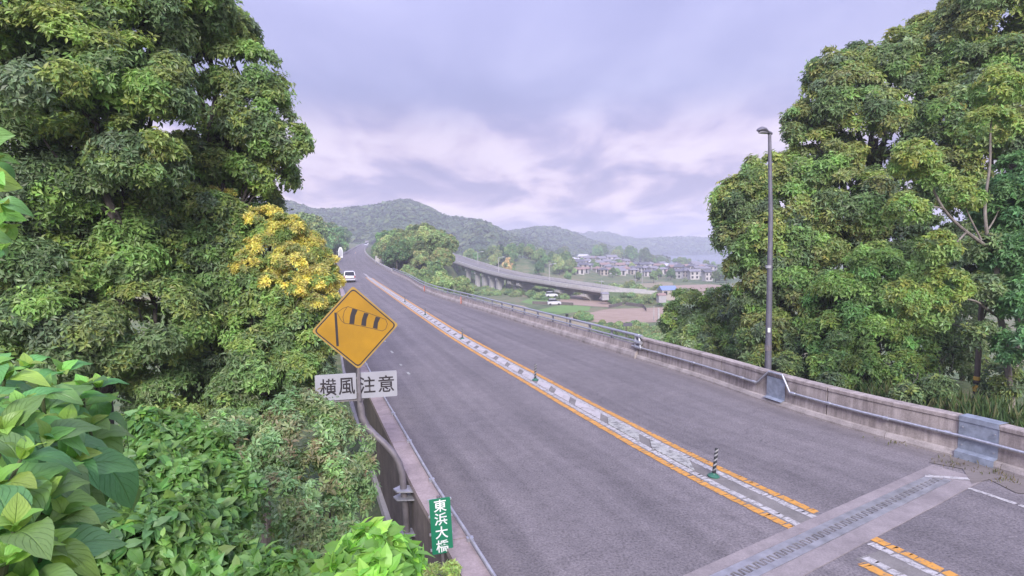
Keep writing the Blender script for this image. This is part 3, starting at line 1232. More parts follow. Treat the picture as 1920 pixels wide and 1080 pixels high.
def cover(px0, px1, h0, h1, name, bolts=4, skew=0.0):
    mb = MB()
    ya, yb = y_for_px(PR, SR, 0.0, 0.4, px1), y_for_px(PR, SR, 0.0, 0.4, px0)
    prof = [(-0.13, h0), (-0.115, 0.16), (0.012, 0.2), (0.042, 0.81), (0.02, 0.83), (0.02, h1), (0.34, h1)]
    prof = [q for q in prof if h0 <= q[1] <= h1]
    back = [(a + 0.008, h - 0.008) for a, h in prof[::-1]]
    sweep(PR, SR, [ya, (ya + yb) / 2, yb], prof + back, mb)
    o = partw(name, mb, M['plate'], PARA)
    mb2 = MB()
    for yy in (ya + 0.07, yb - 0.07):
        for h in (0.30, 0.70):
            p = off(PR, SR, yy, 0.02 + h * 0.045 - 0.012, h)
            mb2.tube([p, p + Vector((-0.02, -0.012, 0))], 0.016, 6)
    e = mb2.mesh('bolts', M['galv_dull'])
    e.transform(wmat(o).inverted())
    e2 = obj('bolts', e, o)
    e2['kind'] = 'stuff'


cover(1797, 1870, 0.0, 0.945, 'cover_plate')
cover(1437, 1470, 0.16, 0.80, 'cover_plate')

# ------------------------------------------------------------------ right bridge railing beyond the parapet
RAIL = thing('bridge_railing', 'two pipe steel railing on a low concrete kerb along the bridge', 'railing', off(PR, SR, 40, 0))
YE = 118
y = YEND + 0.02
while y < YE:
    e = min(YE, y + (4.6 if y < 60 else 9.0))
    partw('kerb_wall', sweep(PR, SR, ysteps(y + 0.012, e - 0.012, 0.9, 0.03), [(-0.10, -0.5), (-0.10, 0.05), (-0.05, 0.28), (0.02, 0.30), (0.06, 0.55), (0.33, 0.55), (0.33, -0.9)]), M['foot'] if False else M['concrete'], RAIL)
    y = e
partw('kerb_step', sweep(PR, SR, ysteps(YEND, YE, 0.9, 0.03), [(-0.16, -0.2), (-0.16, 0.10), (-0.115, 0.24), (-0.06, 0.27), (-0.06, -0.2)]), M['foot'], RAIL)
for h, r, la in ((0.98, 0.060, 0.10), (0.72, 0.05, 0.05)):
    mb = MB()
    mb.tube([off(PR, SR, y, la, h) for y in ysteps(YEND - 0.1, YE, 0.8, 0.03)], r, 8)
    partw('pipe_rail', mb, M['galv'], RAIL, True)
y = YEND + 0.25
while y < YE:
    mb = MB()
    rot = Matrix.Rotation(-math.atan(SR(y)), 3, 'Z')
    c = off(PR, SR, y, 0.16, 0.76)
    mb.box(c, (0.09, 0.09, 0.44), rot)
    mb.box(off(PR, SR, y, 0.12, 0.98), (0.10, 0.08, 0.05), rot)
    mb.box(off(PR, SR, y, 0.16, 0.56), (0.18, 0.18, 0.03), rot)
    partw('railing_post', mb, M['galv_dull'], RAIL)
    y += 2.0 + y * 0.004
# connection bracket where the pipe meets the railing
mb = MB()
for i, (la, h) in enumerate(((0.0, 0.5), (-0.03, 0.72), (0.02, 0.98))):
    c = off(PR, SR, YEND - 0.1, la, h)
    t = tan_of(SR, YEND)
    mb.tube([c - t * 0.22, c + t * 0.22], 0.085, 8)
mb.tube([off(PR, SR, YEND - 0.25, -0.02, 0.45), off(PR, SR, YEND - 0.1, 0.0, 1.06)], 0.05, 6)
mb.tube([off(PR, SR, YEND + 0.15, -0.02, 0.45), off(PR, SR, YEND + 0.15, 0.0, 1.0)], 0.05, 6)
partw('rail_bracket', mb, M['galv'], RAIL)
for px in (866, 797):
    y = y_for_px(PR, SR, -0.12, 0.3, px)
    mb = MB()
    mb.box(off(PR, SR, y, -0.19, 0.36), (0.34, 0.05, 0.62), Matrix.Rotation(-math.atan(SR(y)) + 1.2, 3, 'Z'))
    partw('orange_marker_plate', mb, M['orange_plate'], RAIL)

# guard rail further on, right and left, along the hill road
for (P_, S_, sgn, y0, y1, lab) in ((PR, SR, 1, 118.3, 430, 'low white guard rail curving round the foot of the wooded knoll'), (PL, SL, -1, 132, 430, 'low white guard rail on the uphill road opposite the knoll')):
    g = thing('guard_rail', lab, 'guard rail', off(P_, S_, y0, 0))
    mb = sweep(P_, S_, ysteps(y0, y1, 3, 0.03), [(0.0 * sgn, 0.35), (-0.07 * sgn, 0.45), (-0.02 * sgn, 0.58), (-0.07 * sgn, 0.70), (0.0, 0.82), (0.06 * sgn, 0.82), (0.06 * sgn, 0.35)])
    partw('rail_beam', mb, M['pale_concrete'], g)
    mb = sweep(P_, S_, ysteps(y0, y1, 3, 0.03), [(-0.1 * sgn, -0.3), (-0.1 * sgn, 0.2), (0.3 * sgn, 0.2), (0.3 * sgn, -0.3)])
    partw('kerb', mb, M['foot'], g)
    y = y0 + 1
    while y < y1:
        mb = MB()
        mb.box(off(P_, S_, y, 0.13 * sgn, 0.35), (0.12, 0.12, 0.95))
        partw('rail_post', mb, M['galv_dull'], g)
        y += 6 + y * 0.02

# ------------------------------------------------------------------ left parapet
LP = thing('bridge_parapet', 'concrete bridge parapet with pinkish coping and a thin pipe, beside the yellow sign', 'parapet', off(PL, SL, 11.8, 0))
js = [5.2, 7.75, 11.85, 15.7, 19.6, 24, 29, 35, 42, 50, 60, 72, 86, 102, 131]
for i, (a, b) in enumerate(zip(js[:-1], js[1:])):
    ys = ysteps(a + 0.012, b - 0.012, 0.5, 0.03)
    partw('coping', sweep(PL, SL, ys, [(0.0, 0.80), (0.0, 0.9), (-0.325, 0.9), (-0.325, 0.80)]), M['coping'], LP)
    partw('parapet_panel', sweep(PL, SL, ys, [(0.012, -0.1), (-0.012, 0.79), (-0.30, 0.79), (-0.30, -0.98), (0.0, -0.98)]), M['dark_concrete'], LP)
partw('slab_edge', sweep(PL, SL, ysteps(9.6, 131, 0.8, 0.03), [(-0.05, -1.0), (-0.40, -1.0), (-0.40, -1.22), (-0.05, -1.22)]), M['pale_concrete'], LP)
mb = MB()
mb.tube([off(PL, SL, y, 0.015, 0.945) for y in ysteps(5.2, 60, 0.5, 0.03)], 0.022, 8)
partw('thin_pipe', mb, M['galv_dull'], LP, True)
y = 5.6
while y < 40:
    mb = MB()
    c = off(PL, SL, y, 0.012, 0.925)
    mb.box(c, (0.09, 0.07, 0.05), Matrix.Rotation(-math.atan(SL(y)), 3, 'Z'))
    partw('pipe_clamp', mb, M['galv'], LP)
    y += 2.05

# ------------------------------------------------------------------ crosswind warning sign
SY = 9.7
base = at(763, 1004, SY)
RZ = R(13)
SG = thing('warning_sign', 'yellow diamond crosswind sign with windsock over a grey text board on a bent pole', 'road sign', base, RZ)
pole = [(765, 1045), (763, 1004), (761, 960), (757, 920), (754, 888), (748, 868), (737, 849), (720, 831), (702, 815), (688, 800), (679, 782), (676, 760)]
mb = MB()
mb.tube([at(x, y, SY) for x, y in pole], 0.058, 12)
partw('bent_pole', mb, M['pole_grey'], SG, True)
mb = MB()
mb.tube([at(676, 762, SY), at(674, 740, SY), at(672, 690, SY), at(667, 590, SY + 0.0)], [0.052, 0.045, 0.03, 0.03], 10)
partw('upper_pole', mb, M['pole_grey'], SG, True)
wallx = lambda y, h: off(PL, SL, y, -0.31, h)
for px, py in ((757, 917), (757, 932), (765, 998)):
    c = at(px, py, SY)
    mb = MB()
    rr = 0.155
    hexp = [c + Vector((math.cos(k * math.pi / 3) * rr * 1.15, math.sin(k * math.pi / 3) * rr, 0)) for k in range(6)]
    mb.add([p + Vector((0, 0, -0.012)) for p in hexp] + [p + Vector((0, 0, 0.012)) for p in hexp], [tuple(range(5, -1, -1)), tuple(range(6, 12))] + [(k, (k + 1) % 6, 6 + (k + 1) % 6, 6 + k) for k in range(6)])
    mb.box(c.lerp(wallx(SY, c.z), 0.75), (0.22, 0.10, 0.02))
    partw('wall_bracket', mb, M['galv_dull'], SG)


def frame(px, py, Y, rz, roll, scale=1.0):
    return Matrix.Translation(at(px, py, Y)) @ Matrix.Rotation(rz, 4, 'Z') @ Matrix.Rotation(roll, 4, 'Y') @ Matrix.Scale(scale, 4)


def rounded(poly, r, n=5):
    out = []
    m_ = len(poly)
    for i in range(m_):
        p = Vector(poly[i])
        a = (Vector(poly[i - 1]) - p).normalized()
        b = (Vector(poly[(i + 1) % m_]) - p).normalized()
        for k in range(n + 1):
            t = k / n
            q = p + a * r * (1 - t) ** 2 + b * r * t ** 2
            out.append((q.x, q.y))
    return out


DF = frame(667, 614.5, SY - 0.06, RZ, R(-2.0))
hd = 0.695


def diam(h):
    return [(0, h), (h, 0), (0, -h), (-h, 0)]


mb = MB()
mb.prism(rounded(diam(hd), 0.05), 0.022, DF)
dp = partw('diamond_plate', mb, M['sign_edge'], SG)
TF = DF @ Matrix.Translation((0, -0.0225, 0))


def flat_part(name, polys, mat, parent, th=0.002, F=TF, dy=0.0):
    mb = MB()
    for p in polys:
        mb.prism(p, th, F @ Matrix.Translation((0, -dy, 0)))
    return partw(name, mb, mat, parent)


flat_part('black_border', [rounded(diam(hd - 0.035), 0.07)], M['sign_black'], dp)
flat_part('yellow_face', [rounded(diam(hd - 0.063), 0.06)], M['sign_yellow'], dp, 0.002, TF, 0.0022)


def q(x, y):
    """Position on the sign face measured on the photograph (x, y), undoing the sign's slight tilt."""
    u, v = (x - 391) / 360 * 0.70, -(y - 424) / 360 * 0.70
    c, s = math.cos(R(3.0)), math.sin(R(3.0))
    return (u * c + v * s, -u * s + v * c)


def line_poly(pts, wdt):
    out = []
    for a, b in zip(pts[:-1], pts[1:]):
        a, b = Vector(a), Vector(b)
        t = (b - a).normalized()
        n = Vector((-t.y, t.x)) * wdt / 2
        a2, b2 = a - t * wdt * 0.3, b + t * wdt * 0.3
        out.append([tuple(a2 + n), tuple(b2 + n), tuple(b2 - n), tuple(a2 - n)])
    return out


FD = 0.0044
flat_part('windsock_mast', [[q(219, 290), q(239, 290), q(252, 574), q(232, 576)]], M['sign_black'], dp, 0.002, TF, FD)
outl = []
top = [q(*p) for p in ((240, 290), (290, 255), (330, 241), (375, 258), (500, 300), (640, 357))]
bot = [q(*p) for p in ((245, 298), (275, 360), (300, 382), (350, 390), (450, 412), (612, 456))]
end = [q(*p) for p in ((640, 357), (655, 395), (640, 440), (612, 456))]
mouth = [q(*p) for p in ((325, 243), (300, 280), (288, 330), (298, 380))]
for l_ in (top, bot, end, mouth):
    outl += line_poly(l_, 0.007)
for i, pl in enumerate(outl):
    pass
mb = MB()
for i, pl in enumerate(outl):
    mb.prism(pl, 0.0012 + 0.00006 * i, TF @ Matrix.Translation((0, -FD, 0)))
partw('windsock_outline', mb, M['sign_black'], dp)
for s in ([(366, 258), (409, 272), (388, 320), (379, 391), (340, 386), (347, 320)], [(462, 296), (500, 304), (482, 350), (476, 411), (436, 403), (444, 350)], [(558, 330), (597, 342), (576, 385), (571, 438), (533, 428), (541, 380)]):
    flat_part('windsock_stripe', [[q(*p) for p in s]], M['sign_black'], dp, 0.002, TF, FD)


def char_mesh(ch):
    cu = bpy.data.curves.new('character', 'FONT')
    cu.body = ch
    cu.size = 1.0
    cu.extrude = 0.0
    cu.offset = 0.012
    cu.resolution_u = 3
    t = bpy.data.objects.new('character', cu)
    COL.objects.link(t)
    bpy.context.view_layer.update()
    me = bpy.data.meshes.new_from_object(t.evaluated_get(bpy.context.evaluated_depsgraph_get()))
    bpy.data.objects.remove(t)
    me.name = 'character'
    co = np.empty(len(me.vertices) * 3, np.float32)
    me.vertices.foreach_get('co', co)
    co = co.reshape(-1, 3)
    lo, hi = co.min(0), co.max(0)
    return me, lo, hi


def put_char(ch, F, x, z, wdt, hgt, dy, mat, parent):
    me, lo, hi = char_mesh(ch)
    sx, sz = wdt / (hi[0] - lo[0]), hgt / (hi[1] - lo[1])
    m4 = F @ Matrix.Translation((x, -dy, z)) @ Matrix.Rotation(R(90), 4, 'X') @ Matrix.Diagonal((sx, sz, 1, 1)) @ Matrix.Translation((-(lo[0] + hi[0]) / 2, -(lo[1] + hi[1]) / 2, 0))
    me.transform(wmat(parent).inverted() @ m4)
    me.materials.clear()
    me.materials.append(mat)
    return obj('character', me, parent)


BF = frame(669.5, 723, SY - 0.03, RZ, R(-0.2))
for x0, x1, chars in ((-0.665, -0.012, (('横', -0.46), ('風', -0.165))), (0.012, 0.655, (('注', 0.165), ('意', 0.475)))):
    mb = MB()
    mb.prism(rounded([(x0, 0.218), (x1, 0.218), (x1, -0.218), (x0, -0.218)], 0.02, 2), 0.015, BF)
    tb = partw('text_board', mb, M['sign_grey'], SG)
    for ch, x in chars:
        put_char(ch, BF, x, 0.005, 0.262, 0.285, 0.0165, M['sign_black'], tb)
mb = MB()
for z in (0.12, -0.12):
    p = [BF @ Vector((x, 0.012, z)) for x in (-0.6, 0.6)]
    mb.tube(p, 0.018, 6)
mb.box(BF @ Vector((-0.18, 0.05, -0.235)), (0.55, 0.08, 0.05), Matrix.Rotation(RZ, 3, 'Z'))
partw('board_bracket', mb, M['pole_grey'], SG)
mb = MB()
mb.tube([at(672.5, 690, SY - 0.075), at(675, 752, SY - 0.075)], 0.022, 8)
partw('board_clamp', mb, M['pole_grey'], SG)

# ------------------------------------------------------------------ green bridge name sign
GY = 7.45
gb = at(828, 1085, GY)
GS = thing('bridge_name_sign', 'narrow green sign with white vertical lettering on a short post by the parapet', 'sign', gb, R(14))
GF = frame(827.2, 985.5, GY, R(14), R(-2.2))
mb = MB()
mb.prism(rounded([(-0.137, 0.37), (0.137, 0.37), (0.137, -0.37), (-0.137, -0.37)], 0.015, 2), 0.012, GF)
gp = partw('green_plate', mb, M['sign_green'], GS)
for ch, z in (('東', 0.275), ('浜', 0.095), ('大', -0.085), ('橋', -0.27)):
    put_char(ch, GF, 0, z, 0.165, 0.165, 0.0135, M['sign_white'], gp)
mb = MB()
mb.tube([GF @ Vector((-0.01, 0.045, 0.385)), GF @ Vector((0.005, 0.045, -0.80))], 0.024, 8)
partw('sign_post', mb, M['pole_grey'], GS)
for z in (0.34, 0.12, -0.12, -0.33):
    mb = MB()
    mb.box(GF @ Vector((0, 0.028, z)), (0.31, 0.03, 0.025), Matrix.Rotation(R(14), 3, 'Z'))
    partw('clamp_band', mb, M['galv_dull'], GS)
mb = MB()
mb.box((GF @ Vector((0.0, 0.045, -0.66))).lerp(off(PL, SL, GY, -0.31, 0.6), 0.5), (0.30, 0.05, 0.05))
partw('wall_bracket', mb, M['galv_dull'], GS)

# ------------------------------------------------------------------ delineator posts on the median
def delineator(y, label, lean=(0, 0)):
    p = off(PC, SC, y, 0.0, 0.006)
    t = thing('delineator_post', label, 'delineator post', p, 0, 'striped posts along the median')
    t.rotation_euler = (lean[0], lean[1], 0)
    mb = MB()
    prof = [(0.125, 0.0), (0.125, 0.02), (0.10, 0.04), (0.06, 0.055), (0.05, 0.08)]
    mb.loft([[Vector((r * math.cos(k * math.pi / 7), r * math.sin(k * math.pi / 7), h)) for k in range(14)] for r, h in prof])
    part('base', mb, M['post_green'], t, True)
    mb = MB()
    mb.tube([(0, 0, 0.07), (0, 0, 0.25), (0, 0, 0.59), (0, 0, 0.605)], [0.04, 0.036, 0.036, 0.028], 12)
    part('shaft', mb, M['post_black'], t, True)
    for h in (0.155, 0.26, 0.365, 0.47, 0.555):
        mb = MB()
        sk = 0.035
        rr = 0.0385
        lo, hi = [], []
        for k in range(12):
            a = k * math.pi / 6
            d = sk * math.cos(a + 0.4)
            lo.append(Vector((rr * math.cos(a), rr * math.sin(a), h + d - 0.020)))
            hi.append(Vector((rr * math.cos(a), rr * math.sin(a), h + d + 0.020)))
        mb.loft([lo, hi])
        part('grey_band', mb, M['post_band'], t, True)


for y, lab, lean in ((11.98, 'black and grey striped post on green base nearest the toothed joint', (0, R(6))), (21.25, 'striped median post second up the road from the toothed joint', (0, R(1.5))), (31.5, 'striped median post third up the road from the toothed joint', (0, 0)), (43.4, 'small striped median post fourth up the road from the joint', (0, 0)), (54.9, 'tiny striped median post farthest up the road before the silver car', (0, 0))):
    delineator(y, lab, lean)

# ------------------------------------------------------------------ street lamp
lb = at(1440, 690, 21.0)
lt = at(1443, 250, 21.0)
SLP = thing('street_lamp', 'tall grey street lamp with a small flat head behind the parapet', 'street lamp', (lb.x, lb.y, -0.5))
mb = MB()
mb.tube([(lb.x, lb.y, -0.6), lb, lb.lerp(lt, 0.30) + Vector((0.03, 0, 0)), lb.lerp(lt, 0.65) + Vector((0.06, 0, 0)), lt], [0.125, 0.118, 0.10, 0.078, 0.055], 12)
partw('pole', mb, M['lamp_grey'], SLP, True)
for px, py, hh, mt in ((1446, 618, 0.16, 'sign_white'), (1441, 652, 0.10, 'pole_grey'), (1447, 500, 0.05, 'galv_dull')):
    c = at(px, py, 21.0)
    f_ = (c.z - lb.z) / (lt.z - lb.z)
    c2 = Vector((lb.x + (lt.x - lb.x) * f_, lb.y, c.z))
    mb = MB()
    if mt == 'sign_white':
        mb.box(c2 + Vector((-0.03, -0.125, 0)), (0.09, 0.02, hh))
    else:
        mb.tube([c2 - Vector((0, 0, hh)), c2 + Vector((0, 0, hh))], 0.123 if mt == 'pole_grey' else 0.11, 12)
    partw('pole_band' if mt != 'sign_white' else 'pole_plate', mb, M[mt], SLP)
hd_ = (at(1418, 250, 20.7) - lt)
ax = Vector((hd_.x, hd_.y, 0)).normalized()
sd = Vector((-ax.y, ax.x, 0))
mb = MB()
rings = []
for s, wv, tp, bt in ((-0.10, 0.05, 0.05, -0.05), (0.0, 0.07, 0.07, -0.06), (0.14, 0.09, 0.10, -0.02), (0.28, 0.14, 0.18, 0.0), (0.42, 0.15, 0.20, 0.01), (0.54, 0.11, 0.14, 0.02), (0.60, 0.05, 0.08, 0.03)):
    c = lt + ax * s
    rings.append([c + sd * wv * math.cos(a) + Vector((0, 0, (tp + bt) / 2 + (tp - bt) / 2 * math.sin(a))) for a in [k * math.pi / 6 for k in range(12)]])
mb.loft(rings)
partw('lamp_head', mb, M['lamp_grey'], SLP, True)
mb = MB()
rings = []
for s, wv in ((0.17, 0.06), (0.22, 0.105), (0.36, 0.12), (0.48, 0.09), (0.53, 0.04)):
    c = lt + ax * s + Vector((0, 0, -0.005))
    rings.append([c + sd * wv * math.cos(a) + Vector((0, 0, 0.035 * math.sin(a))) for a in [k * math.pi / 5 for k in range(10)]])
mb.loft(rings)
partw('lamp_lens', mb, M['lamp_glass'], SLP, True)

# ------------------------------------------------------------------ vehicles
def car(loc, rz, label, wd=1.72, ht=1.72, ln=4.4, front=False):
    t = thing('car', label, 'car', loc, rz)
    mb = MB()
    secs = [(-ln / 2, 0.42, 0.9, 0.84), (-ln / 2 + 0.06, 0.30, 1.02, 0.97), (-ln / 2 + 0.35, 0.24, 1.04, 1.0), (-0.3, 0.22, 1.03, 1.0), (ln / 2 - 1.2, 0.22, 1.0, 1.0), (ln / 2 - 0.25, 0.26, 0.84, 0.95), (ln / 2, 0.40, 0.66, 0.80)]

    def ring(y, z0, z1, k, tw=1.0):
        hw = wd / 2 * k
        return [Vector((-hw * 0.93, y, z0)), Vector((-hw, y, z0 + 0.16)), Vector((-hw, y, (z0 + z1) / 2)), Vector((-hw * 0.96 * tw, y, z1 - 0.05)), Vector((-hw * 0.88 * tw, y, z1)), Vector((hw * 0.88 * tw, y, z1)), Vector((hw * 0.96 * tw, y, z1 - 0.05)), Vector((hw, y, (z0 + z1) / 2)), Vector((hw, y, z0 + 0.16)), Vector((hw * 0.93, y, z0))]
    mb.loft([ring(*s) for s in secs])
    part('body', mb, M['car_white'], t, True)
    mb = MB()

    def cab(y, z, k):
        hw = wd / 2 * k
        return [Vector((-hw, y, z)), Vector((hw, y, z))]
    # cabin: lower ring at waist, roof ring above
    y0, y1, y2, y3 = -ln / 2 + 0.05, -ln / 2 + 0.32, ln / 2 - 2.1, ln / 2 - 1.15
    lowr = [Vector((-wd / 2 * 0.93, y0, 0.99)), Vector((wd / 2 * 0.93, y0, 0.99)), Vector((wd / 2 * 0.93, y3, 0.97)), Vector((-wd / 2 * 0.93, y3, 0.97))]
    midr = [Vector((-wd / 2 * 0.80, y1 - 0.05, ht - 0.10)), Vector((wd / 2 * 0.80, y1 - 0.05, ht - 0.10)), Vector((wd / 2 * 0.80, y2 + 0.1, ht - 0.10)), Vector((-wd / 2 * 0.80, y2 + 0.1, ht - 0.10))]
    mb.loft([lowr, midr])
    part('cabin_glass', mb, M['glass_dark'], t)
    mb = MB()
    rt = [v + Vector((0, 0, 0.10)) for v in [Vector((-wd / 2 * 0.72, y1 + 0.1, ht - 0.10)), Vector((wd / 2 * 0.72, y1 + 0.1, ht - 0.10)), Vector((wd / 2 * 0.72, y2 - 0.2, ht - 0.10)), Vector((-wd / 2 * 0.72, y2 - 0.2, ht - 0.10))]]
    mb.loft([[v + Vector((0, 0, 0.002)) for v in midr], rt])
    for a, b in zip(lowr, midr):
        mb.tube([a, b], 0.055, 6)
    part('roof', mb, M['car_white'], t, True)
    for sx in (-1, 1):
        for yy in (-ln / 2 + 0.75, ln / 2 - 0.8):
            mb = MB()
            mb.tube([(sx * (wd / 2 - 0.20), yy, 0.31), (sx * (wd / 2 + 0.005), yy, 0.31)], 0.31, 14)
            wl = part('wheel', mb, M['tyre'], t, True)
            mb = MB()
            mb.tube([(sx * (wd / 2 + 0.0), yy, 0.31), (sx * (wd / 2 + 0.012), yy, 0.31)], 0.2, 12)
            part('rim', mb, M['galv'], wl)
        mb = MB()
        mb.box((sx * wd * 0.43, -ln / 2 - 0.005, 0.86), (0.14, 0.10, 0.30))
        part('tail_lamp', mb, M['red_lamp'], t)
        mb = MB()
        mb.box((sx * wd * 0.36, ln / 2 - 0.03, 0.62), (0.32, 0.10, 0.14))
        part('headlamp', mb, M['lamp_glass'], t)
    mb = MB()
    mb.box((0, -ln / 2 - 0.03, 0.44), (wd * 0.92, 0.10, 0.16))
    part('bumper', mb, M['car_white'], t)
    mb = MB()
    mb.box((0, -ln / 2 - 0.02, 0.60), (wd * 0.86, 0.08, 0.07))
    part('bumper_gap', mb, M['tyre'], t)
    mb = MB()
    mb.box((0, -ln / 2 - 0.045, 0.73), (0.34, 0.03, 0.17))
    part('number_plate', mb, M['sign_white'], t)
    mb = MB()
    mb.box((0, -ln / 2 + 0.3, 0.20), (wd * 0.86, 0.5, 0.14))
    part('underbody', mb, M['tyre'], t)
    return t


p = at(655, 526.5, 92)
p.z = float(PC(92)[2]) + 0.005
car(p, -math.atan(SC(92)), 'silver white car driving away up the road, seen from behind')
p = Vector((off(PC, SC, 396, 1.8)))
car(p, math.pi - math.atan(SC(396)), 'white car coming down the far end of the road', 2.1, 2.0, 4.8)
# dark truck behind it
p = Vector(off(PC, SC, 428, 2.2))
tk = thing('truck', 'grey box truck behind the white car at the far end of the road', 'truck', p, -math.atan(SC(420)))
mb = MB()
mb.box((0, 0.6, 2.0), (2.4, 5.2, 2.7))
part('cargo_box', mb, M['roof'][0], tk)
mb = MB()
mb.box((0, -2.9, 1.35), (2.2, 1.6, 1.9), None, 0, 0.92)
cabp = part('cab', mb, M['galv_dull'], tk)
mb = MB()
mb.box((0, -3.68, 1.75), (1.9, 0.1, 0.7))
part('windscreen', mb, M['glass_dark'], cabp)
for sx in (-1, 1):
    for yy in (-2.6, 2.2):
        mb = MB()
        mb.tube([(sx * 0.85, yy, 0.45), (sx * 1.12, yy, 0.45)], 0.45, 12)
        part('wheel', mb, M['tyre'], tk, True)

# ------------------------------------------------------------------ sea, hills and their forest
mb = MB()
mb.add([(30, 560, -14.4), (2290, 560, -14.4), (2290, 2290, -14.4), (30, 2290, -14.4)], [(0, 1, 2, 3)])
tag(obj('sea', mb.mesh('sea', M['sea'])), 'pale strip of sea behind the village', kind='structure')


def ridge(name, label, prof, D, front, back, foot, n, leaf, pal, seed):
    rng = np.random.default_rng(seed)
    xs = np.array([p[0] for p in prof], float)
    hs = np.array([at(p[0], p[1], D).z for p in prof]) - leaf * 1.3
    cols = np.linspace(xs[0], xs[-1], 90)
    H = np.interp(cols, xs, hs)
    azi = np.array([at(c, 470, 1.0).x for c in cols])
    rows = []
    ks = np.linspace(-1, 1, 31)
    gul = np.interp(cols, np.linspace(xs[0], xs[-1], 14), rng.normal(0, 1, 14))
    gul2 = np.interp(cols, np.linspace(xs[0], xs[-1], 31), rng.normal(0, 1, 31))
    for k in ks:
        if k <= 0:
            y = D + k * front
            f = 1 - (abs(k) ** 1.35)
        else:
            y = D + k * back
            f = 1 - k ** 1.6
        amp = math.sin(math.pi * min(1, abs(k))) * 0.16
        z = foot + (H - foot) * np.clip(f + amp * (gul * 0.8 + gul2 * 0.5), 0, 1.0)
        if k <= 0:
            cap = CAMH + (H - CAMH) * (y / D)
            z = np.minimum(z, np.where(H > CAMH, np.maximum(cap, z * 0 + foot), z))
        rows.append(np.stack([azi * y, np.full_like(azi, y), z], -1))
    G = np.array(rows)
    nr, nc = G.shape[:2]
    idx = np.arange(nr * nc).reshape(nr, nc)
    f = np.stack([idx[:-1, :-1], idx[:-1, 1:], idx[1:, 1:], idx[1:, :-1]], -1).reshape(-1, 4)
    o = obj('hill', quads_mesh('hill', G.reshape(-1, 3), f, M['hill']))
    tag(o, label, kind='structure')
    # forest canopy on the face
    r = rng.random(n) ** 0.8 * (nr * 0.62)
    c = rng.random(n) * (nc - 1.01)
    i, j = r.astype(int), c.astype(int)
    fr, fc = (r - i)[:, None], (c - j)[:, None]
    P = (G[i, j] * (1 - fr) * (1 - fc) + G[i + 1, j] * fr * (1 - fc) + G[i, j + 1] * (1 - fr) * fc + G[i + 1, j + 1] * fr * fc)
    K = 11
    rad = leaf * rng.uniform(0.7, 1.5, n)
    u = rand_dirs(rng, n * K).reshape(n, K, 3)
    u[..., 2] = np.abs(u[..., 2]) * 1.0
    u = unit(u + np.array([0, -0.25, 0.2]))
    PP = P[:, None] + u * rad[:, None, None] * np.array([1, 1, 1.15])
    D_ = unit(np.cross(u, rand_dirs(rng, n * K).reshape(n, K, 3)))
    NN = unit(u + rng.normal(0, 0.25, u.shape))
    pal = np.array(pal)
    cc = pal[rng.integers(len(pal), size=n)] * rng.uniform(0.7, 1.3, (n, 1))
    C = np.repeat(cc[:, None], K, 1) * rng.uniform(0.85, 1.15, (n, K, 1))
    Ln = np.repeat(rad[:, None], K, 1) * rng.uniform(0.9, 1.4, (n, K))
    PP = PP - D_ * Ln[..., None] * 0.5
    TRI[0] += 2 * n * K
    me = leaves_mesh('forest', PP.reshape(-1, 3), D_.reshape(-1, 3), NN.reshape(-1, 3), Ln.ravel(), Ln.ravel() * 0.85, np.clip(C.reshape(-1, 3), 0, 1), M['leaf_hill'], 0.05)
    fo = obj('forest', me)
    tag(fo, 'forest covering the ' + label, 'forest', kind='stuff')


HP = [(0.050, 0.085, 0.035), (0.065, 0.105, 0.04), (0.085, 0.125, 0.045), (0.045, 0.075, 0.035), (0.10, 0.13, 0.05)]
ridge('hill', 'tall wooded ridge behind the knoll and the end of the road', [(380, 402), (470, 380), (545, 376), (590, 393), (640, 391), (700, 386), (740, 378), (770, 375), (800, 388), (830, 404), (862, 407), (900, 415), (930, 429), (958, 439), (990, 452), (1030, 470), (1070, 480)], 760, 300, 200, -8, 9500, 4.2, HP, 11)
ridge('hill', 'middle wooded ridge above the village', [(900, 460), (930, 441), (960, 434), (1000, 428), (1040, 425), (1078, 437), (1100, 447), (1130, 458), (1170, 470), (1210, 481), (1250, 487)], 1050, 330, 200, -13, 5500, 5.0, HP, 12)
ridge('hill', 'farthest hazy ridge across the water', [(1040, 445), (1090, 437), (1140, 436), (1165, 444), (1200, 450), (1240, 447), (1290, 445), (1345, 449), (1420, 452), (1500, 460), (1600, 470), (1660, 478)], 1700, 300, 200, -15, 4500, 7.5, HP, 13)

# ------------------------------------------------------------------ fields
def sheet(name, pts, z, mat, label):
    mb = MB()
    P = [at_z(x, y, z) for x, y in pts]
    mb.add(P, [tuple(range(len(P)))])
    tag(obj(name, mb.mesh(name, mat)), label, kind='structure')


sheet('field', [(1010, 581), (1040, 574), (1062, 571), (1108, 575), (1104, 583), (1070, 586), (1034, 590)], -11.96, M['paddy'], 'bright green crop field below the road railing')
sheet('field', [(996, 559), (1034, 560), (1044, 569), (1000, 571), (975, 566)], -11.955, M['paddy'], 'small green plot under the viaduct')
sheet('field', [(1052, 556), (1100, 552), (1150, 550), (1244, 547), (1262, 560), (1250, 571), (1172, 572), (1141, 576), (1048, 570)], -11.95, M['soil'], 'bare brown terrace below the viaduct embankment')
sheet('field', [(1100, 587), (1141, 579.5), (1250, 576), (1255, 595), (1232, 604), (1130, 606), (1066, 596)], -11.945, M['soil'], 'bare brown field behind the railing')
sheet('field', [(900, 566), (980, 572), (1004, 584), (1066, 598), (1130, 608), (1210, 603), (1230, 618), (1120, 622), (1000, 600)], -11.94, M['soil_dry'], 'strip of dry grass along the field edge')
sheet('field', [(1110, 529), (1180, 524), (1262, 530), (1262, 537), (1190, 540)], -11.93, M['soil_dry'], 'pale dry fields in front of the village')
